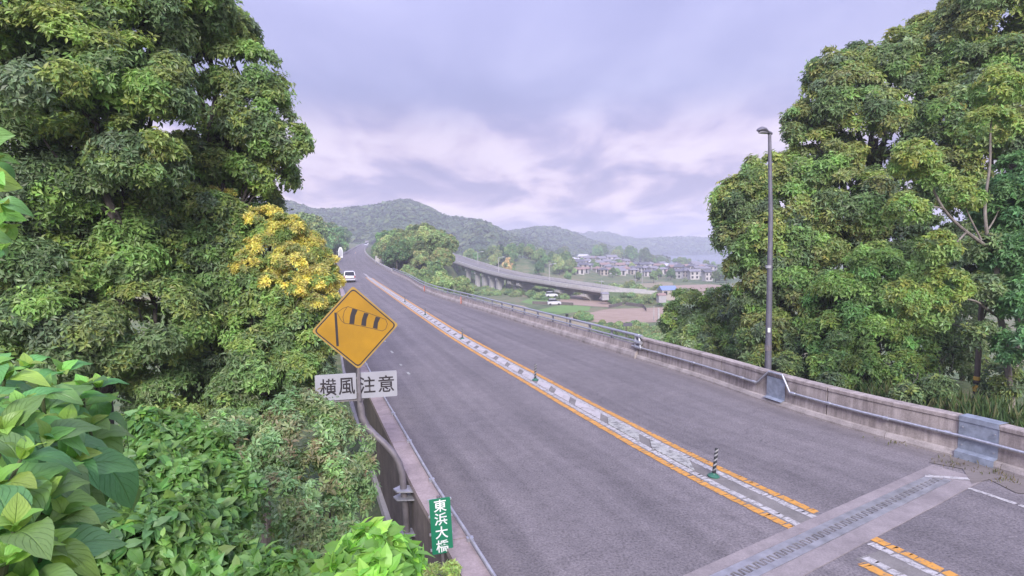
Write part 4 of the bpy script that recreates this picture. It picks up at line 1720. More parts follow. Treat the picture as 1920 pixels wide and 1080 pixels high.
sheet('field', [(1240, 536), (1330, 533), (1420, 540), (1420, 560), (1280, 556)], -11.93, M['soil'], 'brown ground beside the blue roofed shed')

# dark retaining walls of the terraces
for pts, lab in (([(1141, 579), (1158, 575), (1173, 571)], 'dark low terrace wall between two brown fields'), ([(1173, 573), (1206, 577), (1212, 585)], 'dark earth bank at the end of the brown field'), ([(998, 571), (1044, 572), (1075, 574)], 'low dark edge of the green plot')):
    mb = MB()
    P = [at_z(x, y, -12.1) for x, y in pts]
    rings = []
    for p in P:
        rings.append([p, p + Vector((0, 0, 1.0)), p + Vector((0.1, 0.5, 1.0)), p + Vector((0.1, 0.5, 0))])
    mb.loft(rings)
    tag(obj('terrace_wall', mb.mesh('terrace_wall', M['dark_concrete'])), lab, 'terrace wall')

# ------------------------------------------------------------------ far viaduct
VP = [(812, 474, 330), (832, 480, 300), (850, 487, 276), (868, 492.5, 262), (885, 498, 252), (905, 504, 243), (925, 509, 234), (950, 514.5, 225), (975, 519, 216), (1005, 523, 207), (1040, 528.5, 198), (1065, 532, 193), (1090, 535.5, 188), (1115, 539, 184), (1140, 542, 181), (1170, 544.5, 179), (1200, 546.5, 177)]
vpts = [at(*p) for p in VP]


def vsample(pts, m_):
    out = []
    for i in range(len(pts) - 1):
        p0, p1, p2, p3 = pts[max(0, i - 1)], pts[i], pts[i + 1], pts[min(len(pts) - 1, i + 2)]
        for k in range(m_):
            t = k / m_
            out.append(0.5 * ((2 * p1) + (p2 - p0) * t + (2 * p0 - 5 * p1 + 4 * p2 - p3) * t * t + (3 * p1 - p0 - 3 * p2 + p3) * t ** 3))
    out.append(pts[-1])
    return out


vs2 = vsample(vpts, 3)
VIA = thing('viaduct', 'long curved concrete viaduct on pale piers crossing the valley', 'viaduct', vpts[7] - Vector((0, 0, 7)))


def vsweep(prof, a=0, b=None):
    pts = vs2[a:b]
    rings = []
    for i, p in enumerate(pts):
        t = (pts[min(i + 1, len(pts) - 1)] - pts[max(0, i - 1)])
        t.z = 0
        t.normalize()
        n = Vector((-t.y, t.x, 0))     # points away from the camera side
        if n.y < 0:
            n = -n
        rings.append([p + n * x + Vector((0, 0, z)) for x, z in prof])
    mb = MB()
    mb.loft(rings)
    return mb


partw('deck_slab', vsweep([(0.0, -1.0), (0.0, -1.45), (9.4, -1.45), (9.4, -1.0)]), M['deck'], VIA)
partw('road_surface', vsweep([(0.3, -0.99), (0.3, -0.96), (9.1, -0.96), (9.1, -0.99)]), M['soil_dry'] if False else M['median'], VIA)
partw('near_parapet', vsweep([(0.0, -1.0), (0.0, 0.0), (0.28, 0.0), (0.28, -1.0)]), M['pale_concrete'], VIA)
partw('far_parapet', vsweep([(9.12, -1.0), (9.12, 0.0), (9.4, 0.0), (9.4, -1.0)]), M['pale_concrete'], VIA)
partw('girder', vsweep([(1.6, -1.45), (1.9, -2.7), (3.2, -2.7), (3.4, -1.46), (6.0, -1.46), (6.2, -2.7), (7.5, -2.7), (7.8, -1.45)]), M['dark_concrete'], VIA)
vpx = [px_of(p)[0] for p in vs2]


def v_at(px):
    i = int(np.argmin([abs(a - px) for a in vpx]))
    t = vs2[min(i + 1, len(vs2) - 1)] - vs2[max(0, i - 1)]
    t.z = 0
    t.normalize()
    n = Vector((-t.y, t.x, 0))
    if n.y < 0:
        n = -n
    return vs2[i], t, n


for px, wd, head in ((868, 1.5, 0), (884, 1.7, 0), (897, 1.7, 0), (909, 1.6, 0), (925, 1.9, 0), (950, 1.9, 1), (968, 1.9, 1), (1041, 2.0, 1), (1089, 2.0, 1), (1128, 2.0, 1)):
    p, t, n = v_at(px)
    c = p + n * 4.7
    zg = float(ground_h(c.x, c.y)) - 0.5
    top = p.z - 2.7
    rot = Matrix.Rotation(math.atan2(t.y, t.x), 3, 'Z')
    mb = MB()
    if head:
        mb.box(Vector((c.x, c.y, (zg + top - 1.2) / 2)), (wd, 3.0, top - 1.2 - zg), rot)
        rings = []
        for z, hw in ((top - 2.2, 1.5), (top - 0.9, 3.9), (top, 4.0)):
            rings.append([Vector((c.x, c.y, z)) + rot @ Vector((sx * wd * 0.55, sy * hw, 0)) for sx, sy in ((-1, -1), (1, -1), (1, 1), (-1, 1))])
        mb.loft(rings)
    else:
        for sy in (-2.2, 2.2):
            mb.box(Vector((c.x, c.y, (zg + top) / 2)) + n * sy, (wd, 1.6, top - zg), rot)
        mb.box(Vector((c.x, c.y, top - 0.45)), (wd * 1.05, 7.0, 0.88), rot)
    partw('pier', mb, M['pale_concrete'], VIA)

# embankment that carries the same road on to the east
EM = [(1141, 543, 181), (1170, 544.5, 179), (1200, 546.5, 177), (1240, 549, 175), (1300, 553, 172), (1400, 560, 168), (1520, 566, 165)]
ep_ = [at(*p) for p in EM]
mb, mb2, mb3 = MB(), MB(), MB()
r1, r2, r3 = [], [], []
for p in ep_:
    z = p.z
    r1.append([Vector((p.x, p.y - 6, -12.6)), Vector((p.x, p.y, z - 0.6)), Vector((p.x, p.y + 9.5, z - 0.6)), Vector((p.x, p.y + 15, -12.6))])
    if p.x < ep_[2].x - 0.1:
        continue
    r2.append([Vector((p.x, p.y + 0.2, z - 0.7)), Vector((p.x, p.y + 0.2, z)), Vector((p.x, p.y + 0.5, z)), Vector((p.x, p.y + 0.5, z - 0.7))])
    r3.append([Vector((p.x, p.y + 9.0, z - 0.7)), Vector((p.x, p.y + 9.0, z)), Vector((p.x, p.y + 9.3, z)), Vector((p.x, p.y + 9.3, z - 0.7))])
mb.loft(r1)
mb2.loft(r2)
mb2.loft(r3)
eo = tag(obj('road_embankment', mb.mesh('road_embankment', M['ground'])), 'green embankment carrying the road on from the viaduct', kind='structure')
part('low_road_wall', mb2, M['pale_concrete'], eo)['kind'] = 'structure'


# ------------------------------------------------------------------ poles, small lamps and signs beyond the road
def ghit(px, py):
    """Where the view line at a photograph position meets the ground."""
    prev = None
    Y = 30.0
    while Y < 900:
        p = at(px, py, Y)
        if p.z <= float(ground_h(p.x, p.y)):
            return p
        Y += 1.5
    return at(px, py, 500)


def simple_lamp(px, py0, py1, Y, label, arm=0.0, group=None):
    a, b = at(px, py0, Y), at(px, py1, Y)
    b.x = a.x
    t = thing('street_lamp', label, 'street lamp', a, 0, group)
    mb = MB()
    r = 0.13 if Y < 170 else 0.15
    mb.tube([a - Vector((0, 0, 0.8)), b], [r, r * 0.6], 8)
    partw('pole', mb, M['pale_concrete'], t, True)
    if arm:
        mb = MB()
        mb.tube([b - Vector((0, 0, 0.05)), b + Vector((arm, 0, 0.25))], 0.08, 6)
        mb.box(b + Vector((arm * 1.25, 0, 0.25)), (abs(arm) * 0.7, 0.4, 0.2))
        partw('lamp_head', mb, M['galv'], t)


p, t, n = v_at(895)
for px, y0, y1, ar, lab in ((896, 492, 473, 1.6, 'slim lamp on the viaduct where it leaves the trees'), (935, 506, 483, 1.6, 'slim lamp on the viaduct below the yellowish tree'), (1030, 522, 496, 1.6, 'slim lamp on the viaduct nearest the village')):
    p, t, n = v_at(px)
    simple_lamp(px, y0, y1, p.y + 8.5, lab, ar, 'lamps along the viaduct')
simple_lamp(726, 502, 462, 152, 'pale lamp pole beside the white end wall at the knoll', -0.8)


def utility(px, py0, py1, Y, label, lean=0.0, r=0.14, mat='galv_dull', arms=1):
    a, b = at(px, py0, Y), at(px, py1, Y)
    b.x = a.x + lean
    t = thing('utility_pole', label, 'pole', a)
    mb = MB()
    mb.tube([a - Vector((0, 0, 0.8)), b], [r, r * 0.7], 8)
    partw('pole', mb, M[mat], t, True)
    for k in range(arms):
        mb = MB()
        mb.box(b - Vector((0, 0, 0.4 + 0.7 * k)), (1.6, 0.12, 0.12))
        partw('crossarm', mb, M[mat], t)
    return t


utility(1128, 553, 525, 176, 'thin utility pole beside the white shed below the viaduct')
utility(1191, 536, 508, 240, 'pale utility pole in front of the middle of the village')
utility(1204, 528, 505, 260, 'second pale pole in front of the village, east of the first')
utility(1347, 572, 545, 120, 'white post at the left edge of the tree mass behind the lamp', 0, 0.09, 'pale_concrete', 0)
utility(1226, 594, 574, 118, 'thin white post at the end of the brown field', 0, 0.09, 'pale_concrete', 0)
utility(1235, 596, 578, 115, 'thicker white post beside the thin one at the brown field', 0, 0.22, 'pale_concrete', 0)

p0 = at(1174, 632, 52)
t = thing('small_sign', 'small dark sign on a post behind the railing bracket', 'sign', p0)
mb = MB()
mb.tube([p0 - Vector((0, 0, 4)), at(1174, 612, 52)], 0.05, 6)
partw('post', mb, M['wood_pole'], t)
mb = MB()
mb.box(at(1177, 608.5, 52), (0.80, 0.06, 0.30))
partw('board', mb, M['lamp_grey'], t)
p0 = at(1063, 603, 62)
t = thing('marker_post', 'small dark topped post behind the railing above the brown field', 'post', p0)
mb = MB()
mb.tube([p0 - Vector((0, 0, 4)), at(1063, 593, 62)], 0.05, 6)
partw('post', mb, M['wood_pole'], t)
mb = MB()
mb.box(at(1063, 591, 62), (0.30, 0.2, 0.26))
partw('top', mb, M['post_black'], t)

# white rounded boards on the road side near the knoll
def round_board(px0, px1, py0, py1, Y, label, name, rz, mat):
    a = at((px0 + px1) / 2, py1, Y)
    w_ = (px1 - px0) * Y / FPX
    h_ = (py1 - py0) * Y / FPX
    t = thing(name, label, 'board', a, rz)
    F = Matrix.Identity(4)
    pts = [(-w_ / 2, -0.8), (w_ / 2, -0.8), (w_ / 2, h_ * 0.55)] + [(w_ / 2 * math.cos(k * math.pi / 8), h_ * 0.55 + h_ * 0.45 * math.sin(k * math.pi / 8)) for k in range(1, 8)] + [(-w_ / 2, h_ * 0.55)]
    mb = MB()
    mb.prism(pts, 0.35, F)
    part('panel', mb, M[mat], t)
    mb = MB()
    mb.prism([(x * 0.72, 0.25 + max(0, z - 0.25) * 0.80) for x, z in pts], 0.03, Matrix.Translation((0, -0.352, 0)))
    part('inset', mb, M['galv_dull'], t)


round_board(635, 643, 463, 482, 182, 'white round topped board on the uphill side of the road', 'roadside_board', 0.15, 'sign_white')
# end wall: a pale quarter-round panel facing the road
a = at(704.5, 503, 150)
t = thing('end_wall', 'pale quarter round concrete end wall beside the lamp pole at the knoll', 'wall', a, 0.1)
w_, h_ = 17.5 * 150 / FPX, 23 * 150 / FPX
pts = [(0, -1.6), (w_, -1.6), (w_, h_ * 0.15)] + [(w_ * math.sin(k * math.pi / 18), h_ * 0.15 + h_ * 0.85 * math.cos(k * math.pi / 18)) for k in range(8, -1, -1)]
mb = MB()
mb.prism(pts, 0.4, Matrix.Identity(4))
part('panel', mb, M['pale_concrete'], t)
mb = MB()
mb.box((w_ / 2, -0.2, -0.9), (w_ + 0.5, 0.8, 0.9))
part('footing', mb, M['foot'], t)


# ------------------------------------------------------------------ houses of the village
def house(p, wd, dp, ht, rz, wall, roof, hip, label, floors=2,  group='houses of the far village'):
    t = thing('house', label, 'house', (p.x, p.y, p.z), rz, group)
    mb = MB()
    mb.box((0, 0, ht / 2 - 0.6), (wd, dp, ht + 1.2))
    part('wall', mb, wall, t)
    rh = dp * 0.30
    e = 0.6 if floors == 2 else 0.15
    mb = MB()
    x, y = wd / 2 + e, dp / 2 + e
    ix = max(0.4, wd / 2 - (dp / 2 if hip else -e + 0.02))
    v = [(-x, -y, ht - 0.1), (x, -y, ht - 0.1), (x, y, ht - 0.1), (-x, y, ht - 0.1), (-ix, 0, ht + rh), (ix, 0, ht + rh)]
    mb.add(v, [(0, 1, 5, 4), (2, 3, 4, 5), (1, 2, 5), (3, 0, 4), (3, 2, 1, 0)])
    part('roof', mb, roof, t)
    if floors == 2 and wd > 7:
        mb = MB()
        z0 = ht * 0.48
        v = [(-x, -dp / 2 - 1.5, z0 - 0.35), (x * 0.4, -dp / 2 - 1.5, z0 - 0.35), (x * 0.4, -dp / 2 + 0.02, z0 + 0.3), (-x, -dp / 2 + 0.02, z0 + 0.3)]
        mb.add(v + [(a_, b_, c_ - 0.15) for a_, b_, c_ in v], [(0, 1, 2, 3), (7, 6, 5, 4), (0, 4, 5, 1), (1, 5, 6, 2), (3, 7, 4, 0)])
        part('porch_roof', mb, roof, t)
    for fl in range(floors if wd > 3 else 0):
        for kx in (-0.28, 0.24):
            mb = MB()
            mb.box((wd * kx, -dp / 2 - 0.01, ht * (0.28 + 0.46 * fl) if floors == 2 else ht * 0.5), (wd * 0.22, 0.08, 1.15))
            part('window', mb, M['glass_dark'], t)
    return t


HS = [(1046, 480), (1055, 487), (1050, 495), (1064, 499), (1071, 506), (1080, 509), (1094, 489), (1102, 498), (1098, 512), (1116, 492), (1124, 500), (1112, 505), (1133, 506), (1131, 516), (1147, 490), (1150, 501), (1149, 509), (1143, 514), (1164, 505), (1176, 504), (1174, 513), (1186, 509), (1197, 511), (1199, 503), (1211, 511), (1218, 504), (1224, 512), (1236, 506), (1243, 514), (1255, 510), (1268, 506), (1279, 511), (1292, 508), (1305, 511), (1318, 508), (1330, 514), (1271, 522), (1300, 524), (1326, 527), (1310, 518), (1284, 518), (1060, 491), (1086, 500), (1110, 499), (1120, 511), (1139, 499), (1156, 512), (1168, 511), (1182, 503), (1190, 504), (1204, 504), (1230, 512), (1248, 506), (1262, 515), (1286, 512), (1298, 514), (1316, 513), (1324, 520), (1290, 520), (1075, 494), (1092, 505), (1106, 492), (1118, 506), (1127, 494), (1142, 507), (1158, 494), (1162, 516), (1172, 498), (1188, 515), (1208, 505), (1214, 518), (1232, 518), (1240, 502), (1262, 507), (1274, 516), (1302, 505), (1334, 509), (1086, 514), (1345, 520), (1358, 515), (1370, 522), (1385, 517), (1398, 524), (1412, 519), (1256, 519)]
rng = np.random.default_rng(21)
LABH = ['pale walled house with a grey roof in the far village', 'house with a dark tiled roof in the far village', 'house with a brownish roof in the far village', 'house with a pale sheet roof in the far village']
for i, (x, y) in enumerate(HS):
    p = ghit(x, y)
    p.z = float(ground_h(p.x, p.y))
    sec = ' under the wooded ridge' if x < 1090 else (' above the far end of the viaduct' if x < 1160 else (' behind the two pale poles' if x < 1215 else (' beyond the blue roofed shed' if x < 1340 else ' glimpsed beside the tree clump')))
    row = 'upper row ' if y < 501 else ('middle row ' if y < 511 else 'front row ')
    k = 0.62 * float(np.clip(p.y / 420, 0.8, 1.25))
    ri = int(rng.choice([0, 1, 2, 3], p=[0.42, 0.24, 0.26, 0.08]))
    house(p, rng.uniform(7.5, 11.5) * k, rng.uniform(6.5, 8.5) * k, rng.uniform(4.6, 6.2) * k if x < 1262 else rng.uniform(3.2, 5.0), rng.normal(0, 0.45), M['wall_house'][int(rng.choice([0, 1, 2], p=[0.55, 0.3, 0.15]))], M['roof'][ri], rng.random() < 0.45, row + LABH[ri].replace(' in the far village', '').replace(' with a ', ', ').replace('pale walled house', 'pale house') + sec)
for (x, y, Y, wd, ht, ri, wl, lab) in ((1251, 553, 172, 4.6, 1.9, 4, 1, 'low shed with a blue roof at the end of the embankment'), (1134, 553, 175, 2.0, 0.7, 0, 2, 'small white shed under the end of the viaduct'), (1240, 557, 165, 2.2, 0.9, 2, 2, 'little pale hut in front of the blue roofed shed')):
    house(at(x, y, Y) - Vector((0, 0, 0.3)), wd, wd * 0.8, ht, 0.15, M['wall_house'][wl], M['roof'][ri], False, lab, 1, None)


def small_truck(px, py, Y, rz, label):
    c = at(px, py, Y)
    t = thing('parked_car', label, 'car', c, rz)
    mb = MB()
    rings = []
    for x, z1, k in ((-1.7, 0.85, 0.95), (-1.6, 1.0, 1.0), (0.6, 1.05, 1.0), (1.6, 0.85, 0.97), (1.72, 0.6, 0.9)):
        rings.append([Vector((x, -0.75 * k, 0.3)), Vector((x, 0.75 * k, 0.3)), Vector((x, 0.75 * k, z1)), Vector((x, -0.75 * k, z1))])
    mb.loft(rings)
    part('body', mb, M['car_white'], t)
    mb = MB()
    mb.loft([[Vector((x, y, 1.0)) for x, y in ((-1.5, -0.7), (0.9, -0.7), (0.9, 0.7), (-1.5, 0.7))], [Vector((x, y, 1.55)) for x, y in ((-1.3, -0.6), (0.3, -0.6), (0.3, 0.6), (-1.3, 0.6))]])
    cb = part('cabin', mb, M['glass_dark'], t)
    mb = MB()
    mb.box((-0.5, 0, 1.58), (1.7, 1.25, 0.06))
    part('roof', mb, M['car_white'], cb)
    for x in (-1.1, 1.1):
        for s in (-1, 1):
            mb = MB()
            mb.tube([(x, s * 0.6, 0.28), (x, s * 0.77, 0.28)], 0.28, 10)
            part('wheel', mb, M['tyre'], t)


small_truck(1034, 557, 168, 0.2, 'white car parked by the foot of the tall viaduct pier')
small_truck(1039, 572, 150, 0.1, 'white car parked on the edge of the green field')

# ------------------------------------------------------------------ distant trees: a few kinds, copied one by one
G1 = [(0.060, 0.100, 0.038), (0.080, 0.125, 0.045), (0.050, 0.085, 0.036)]
G2 = [(0.105, 0.150, 0.055), (0.085, 0.13, 0.05)]
YG = (0.24, 0.25, 0.09)


def far_tree(name, label, blobs, leaf, pal, h, seed, young, group, dens=1.0):
    t = thing(name, label, 'tree', (0, 0, -500), 0, group)
    mb = MB()
    rng = np.random.default_rng(seed)
    tr = limb(mb, (0, 0, -1.0), (0.1, 0, h * 0.62), 0.28, 0.12, rng, n=6, wob=0.03)
    for c, r in blobs[:5]:
        limb(mb, tr[3], c, 0.11, 0.04, rng, n=4)
    part('trunk', mb, M['bark'], t)
    crown('crown', t, blobs, leaf, pal, M['leaf_far'], seed, dens=dens, k=5, width=0.62, back=1.0, young=young, inner=0.25, cover=1.9, sub=(0.30, 0.5))
    return t


def rb(seed, h, w_, n):
    rng = np.random.default_rng(seed)
    out = [(np.array([0, 0, h * 0.66]), w_ * 0.62)]
    for i in range(n):
        a = rng.random() * 6.28
        zf = rng.uniform(0.32, 0.9)
        rr = w_ * (0.62 if zf < 0.7 else 0.38) * rng.uniform(0.7, 1.1)
        out.append((np.array([math.cos(a) * rr, math.sin(a) * rr, h * zf]), w_ * rng.uniform(0.34, 0.5)))
    return out


PROTO = [
    far_tree('broadleaf_tree', 'x', rb(1, 8, 3.4, 8), 0.50, G1, 8, 31, (YG, 0.35), None),
    far_tree('broadleaf_tree', 'x', rb(2, 7, 3.6, 8), 0.50, G2, 7, 32, (YG, 0.6), None),
    far_tree('broadleaf_tree', 'x', rb(3, 9, 3.0, 9), 0.50, G1, 9, 33, (YG, 0.2), None),
    far_tree('broadleaf_tree', 'x', rb(4, 7.5, 3.8, 8), 0.50, G2 + G1, 7.5, 34, ((0.33, 0.30, 0.12), 0.6), None),
    far_tree('conifer_tree', 'x', [(np.array([0, 0, 2.0 + i * 1.1]), 1.5 - i * 0.17) for i in range(8)], 0.45, [(0.03, 0.055, 0.03), (0.04, 0.065, 0.035)], 11, 35, None, None),
    far_tree('yellowish_tree', 'pale yellowish flowering tree standing out beyond the viaduct', rb(6, 8, 3.2, 8), 0.5, [(0.34, 0.27, 0.12), (0.26, 0.22, 0.10)], 8, 36, ((0.42, 0.33, 0.15), 0.7), None),
    far_tree('bush', 'x', [(np.array([math.cos(a) * 0.9, math.sin(a) * 0.9, 0.8]), 1.0) for a in (0, 1.3, 2.6, 3.9, 5.2)] + [(np.array([0, 0, 1.4]), 1.0)], 0.40, G1 + G2, 1.6, 37, (YG, 0.4), None),
]
used = set()


def plant(k, p, s, label, group, rz=None):
    rz = random.uniform(0, 6.28) if rz is None else rz
    if k not in used:
        used.add(k)
        o = PROTO[k]
        o.location = p
        o.rotation_euler = (0, 0, rz)
        o.scale = (s, s, s)
        o['label'] = label
    else:
        o = copy_tree(PROTO[k], p, rz, (s, s, s * random.uniform(0.9, 1.1)), label)
    if group:
        o['group'] = group
    elif 'group' in o:
        del o['group']
    if k == 6:
        o['category'] = 'bush'
    return o


def gp(x, y, dz=-0.1):
    return Vector((x, y, float(ground_h(x, y)) + dz))


rs = np.random.default_rng(5)
# wooded knoll
n = 0
pts = []
while n < 80:
    y = rs.uniform(108, 222)
    x = -27.0 - (y - 165) * 0.28 + rs.normal(0, 8.5)
    kx = ((x + 27.0 + (y - 165) * 0.28) / 11.0) ** 2 + ((y - 165) / 38.0) ** 2
    if kx > 2.3 or x < PR(y)[0] + 3.2 or px_of((x, y, 0))[0] > 838:
        continue
    if any((x - a) ** 2 + (y - b) ** 2 < 8.0 for a, b in pts):
        continue
    pts.append((x, y))
    n += 1
    q_ = px_of((x, y, 4))[0]
    plant(int(rs.choice([0, 1, 3], p=[0.3, 0.4, 0.3])), gp(x, y), rs.uniform(0.62, 0.88), 'rounded green tree on the wooded knoll ' + ('close beside the road' if q_ < 745 else ('along its crest' if q_ < 795 else 'where it slopes to the viaduct')), 'trees on the wooded knoll')
for x, y, s in ((-37.6, 186, 0.8), (-41, 196, 0.9), (-44, 206, 0.8)):
    plant(2, gp(x, y), s, 'dark narrow tree at the roadside end of the knoll', 'dark trees at the roadside end of the knoll')
# hillside on the uphill side
n = 0
pts = []
while n < 62:
    y = rs.uniform(95, 400)
    x = PL(y)[0] - rs.uniform(4.5, 60) * (0.5 + y / 300)
    if px_of((x, y, 10))[0] < 470:
        continue
    if any((x - a) ** 2 + (y - b) ** 2 < 16 for a, b in pts):
        continue
    pts.append((x, y))
    n += 1
    plant(int(rs.choice([0, 1, 2, 4], p=[0.4, 0.2, 0.35, 0.05])), gp(x, y), rs.uniform(0.8, 1.25), 'green tree on the steep hillside above the road', 'trees on the hillside above the road')
for i in range(34):
    y = rs.uniform(135, 330)
    x = PL(y)[0] - rs.uniform(3.8, 9.0) - 0.035 * (y - 135) * rs.random()
    plant(int(rs.choice([0, 1, 2], p=[0.5, 0.25, 0.25])), gp(x, y), rs.uniform(0.95, 1.45), 'dark green tree crowding the uphill edge of the far road', 'trees along the uphill edge of the far road')
# mound behind the viaduct
n = 0
pts = []
while n < 48:
    x, y = rs.uniform(-48, 32), rs.uniform(292, 352)
    kx = (x / 42.0) ** 2 + ((y - 335) / 36.0) ** 2
    if kx > 1.5 or any((x - a) ** 2 + (y - b) ** 2 < 18 for a, b in pts):
        continue
    pts.append((x, y))
    n += 1
    plant(int(rs.choice([0, 1, 2], p=[0.45, 0.25, 0.3])), gp(x, y), rs.uniform(0.75, 1.1), 'green tree in the wood behind the ' + ('steep curved end of the viaduct' if x < -20 else ('middle of the viaduct' if x < 10 else 'village end of the viaduct')), 'trees in the wood behind the viaduct')
plant(5, gp(-1.5, 300), 1.0, 'pale yellowish flowering tree in the wood behind the viaduct', None)
plant(4, gp(-5.5, 318), 1.05, 'dark pointed conifer standing above the wood behind the viaduct', None)
# trees along the foot of the ridge, behind the village
for i in range(48):
    x = rs.uniform(1040, 1440)
    p = at(x, 492, rs.uniform(520, 600))
    plant(int(rs.choice([0, 2, 3], p=[0.5, 0.35, 0.15])), gp(p.x, p.y), rs.uniform(0.9, 1.7) if x < 1210 else rs.uniform(0.5, 0.95), 'dark tree in the belt behind the village ' + ('under the wooded ridge' if x < 1160 else ('above the pale poles' if x < 1250 else 'in front of the sea')), 'trees in the belt behind the village')
for i in range(62):
    x = rs.uniform(1045, 1420)
    p = ghit(x, rs.uniform(489, 533))
    plant(int(rs.choice([0, 1, 2, 6], p=[0.3, 0.25, 0.2, 0.25])), gp(p.x, p.y + 6), rs.uniform(0.45, 0.75), 'garden tree among the village houses', 'garden trees among the village houses')
# scrub on the valley floor
for i in range(150):
    x = rs.uniform(862, 1060)
    y = rs.uniform(531, 552) + (x - 862) * 0.05
    p = ghit(x, y)
    plant(6, gp(p.x, p.y), rs.uniform(0.5, 1.0), 'low green bush on the valley floor ' + ('by the close set tall piers' if x < 930 else ('under the middle of the viaduct' if x < 1000 else 'by the single tall pier')), 'bushes under the viaduct')
for (x, y, k, s) in ((1150, 549, 6, 1.6), (1162, 551, 6, 1.5), (1176, 551, 0, 0.5), (1184, 552, 0, 0.55), (1196, 553, 6, 1.6), (1122, 548, 6, 1.7), (1012, 562, 6, 1.0), (1022, 563, 6, 0.9), (1090, 600, 6, 0.9), (1100, 602, 6, 0.8), (1212, 566, 6, 1.2), (1080, 552, 6, 1.2), (1235, 553, 6, 1.5)):
    p = ghit(x, y)
    plant(k, gp(p.x, p.y), s, 'dark green bush at the edge of the brown fields', 'bushes at the edge of the brown fields')
for i in range(26):
    f_ = rs.random() * 3.6
    j_ = int(f_)
    e_ = ep_[j_].lerp(ep_[j_ + 1], f_ - j_)
    d_ = rs.uniform(1.2, 6.5)
    plant(6, Vector((e_.x, e_.y - d_, e_.z - 0.9 + (-12.6 - e_.z + 0.6) * d_ / 6.5)), rs.uniform(0.5, 0.95), 'green bush on the slope of the embankment past the viaduct', 'bushes on the embankment past the viaduct')
for i in range(60):
    x = rs.uniform(1110, 1260)
    p = ghit(x, 612 + (x - 1110) * 0.16 + rs.uniform(-10, 12))
    plant(6, gp(p.x, p.y), rs.uniform(0.35, 0.8), 'pale green weed bush behind the railing', 'weed bushes behind the railing')
for k, o in enumerate(PROTO):
    if k not in used:
        bpy.data.objects.remove(o)

# ------------------------------------------------------------------ the near trees
DK = [(0.062, 0.094, 0.042), (0.074, 0.110, 0.045), (0.086, 0.120, 0.052), (0.068, 0.095, 0.052)]
MD = [(0.092, 0.150, 0.045), (0.108, 0.170, 0.049), (0.082, 0.132, 0.047)]
BR = [(0.10, 0.215, 0.032), (0.12, 0.24, 0.038), (0.14, 0.26, 0.042), (0.085, 0.18, 0.038)]
YOUNG = (0.28, 0.34, 0.085)
GOLD = (0.31, 0.325, 0.09)


def big_tree(name, label, blobs, base, top, r0, leaf, pal, seed, young, bark='bark', cat='tree', dens=1.0, twigs=4, group=None, **kw):
    t = thing(name, label, cat, base, 0, group)
    if base is not None:
        mb = limbs_to(blobs, base, top, r0, seed + 100, twigs)
        partw('trunk', mb, M[bark], t, True)
    rng = np.random.default_rng(seed)
    d = dict(dens=dens, young=young)
    d.update(kw)
    P, D, NN, Ln, Wd, Cc = crown_data(rng, blobs, leaf, pal, **d)
    TRI[0] += 2 * len(P)
    me = leaves_mesh('crown', P, D, NN, Ln, Wd, np.clip(Cc, 0, 1), M['leaf'])
    me.transform(wmat(t).inverted())
    o = obj('crown', me, t)
    o['kind'] = 'stuff'
    return t


def pxblobs_(l):
    return pxblobs([(x, y, r, Y - 5.6) for x, y, r, Y in l])


def gbase(px, Y, dz=-0.3):
    x = at(px, 500, Y).x
    return Vector((x, Y, float(ground_h(x, Y)) + dz))


# left side
A = pxblobs([(40, 40, 130, 12.4), (190, 20, 130, 13), (320, -10, 85, 13.6), (120, 170, 130, 12), (250, 170, 95, 12.3), (265, 300, 70, 12.0), (30, 330, 130, 12.6), (190, 340, 110, 13.2), (-60, 180, 150, 12.5), (70, 500, 140, 12.8), (230, 480, 110, 13.6), (120, 640, 130, 12.4), (280, 620, 100, 13.0), (170, -120, 160, 13), (0, -100, 150, 13), (-60, 420, 130, 12.5), (-40, 620, 130, 12)])
big_tree('evergreen_tree', 'huge dark evergreen tree with pale fresh leaves filling the corner above the large-leaved shrub', A, gbase(150, 13.4), at(170, 120, 13.4), 0.34, 0.125, DK + MD, 41, (YOUNG, 0.62), subd=1.0, cover=2.1, inner=0.3)
B = pxblobs([(410, 75, 62, 15), (455, 150, 66, 15), (480, 225, 66, 15), (520, 268, 50, 15), (450, 300, 66, 15), (500, 330, 48, 15.3), (395, 330, 62, 15.2), (450, 390, 62, 15.5), (350, 60, 60, 15.2), (390, 440, 70, 15.5), (330, 400, 60, 14.5), (380, 20, 40, 15), (345, 480, 60, 15), (385, 400, 45, 14), (420, 450, 45, 14.3), (380, 470, 50, 14), (340, 330, 45, 14.5), (300, 400, 60, 14), (350, 280, 30, 14.5), (395, 240, 30, 15)])
big_tree('broadleaf_tree', 'pale green leafy tree against the sky with gaps in its crown, above the yellow blossom', B, gbase(400, 15.6), at(415, 210, 15.4), 0.24, 0.125, DK + MD, 42, (YOUNG, 0.6), twigs=7, cover=2.1, inner=0.28)
C = pxblobs([(400, 540, 80, 15.5), (470, 585, 70, 16.5), (545, 605, 50, 17.5), (600, 620, 42, 17.5), (425, 520, 55, 14.2), (440, 580, 60, 14.5), (490, 625, 55, 13.6), (550, 635, 48, 13.8), (600, 640, 30, 14.2), (470, 700, 70, 13), (560, 695, 48, 13.4), (510, 580, 36, 13.9), (590, 590, 26, 14.3), (462, 545, 36, 13.7), (520, 572, 34, 13.7), (430, 470, 30, 13.9), (450, 420, 24, 14.3), (560, 590, 26, 13.9), (420, 430, 26, 14.1), (432, 400, 24, 14.2), (575, 660, 50, 17), (490, 650, 80, 16), (400, 640, 85, 15), (330, 720, 85, 13.8), (430, 740, 70, 15), (520, 715, 60, 16), (300, 800, 60, 13)])
big_tree('broadleaf_tree', 'shaded bushy tree below the yellow blossom and beside the warning sign', C, gbase(470, 16.6), at(470, 640, 16.4), 0.18, 0.12, DK + MD, 43, (YOUNG, 0.5), twigs=6, cover=2.0, inner=0.3)
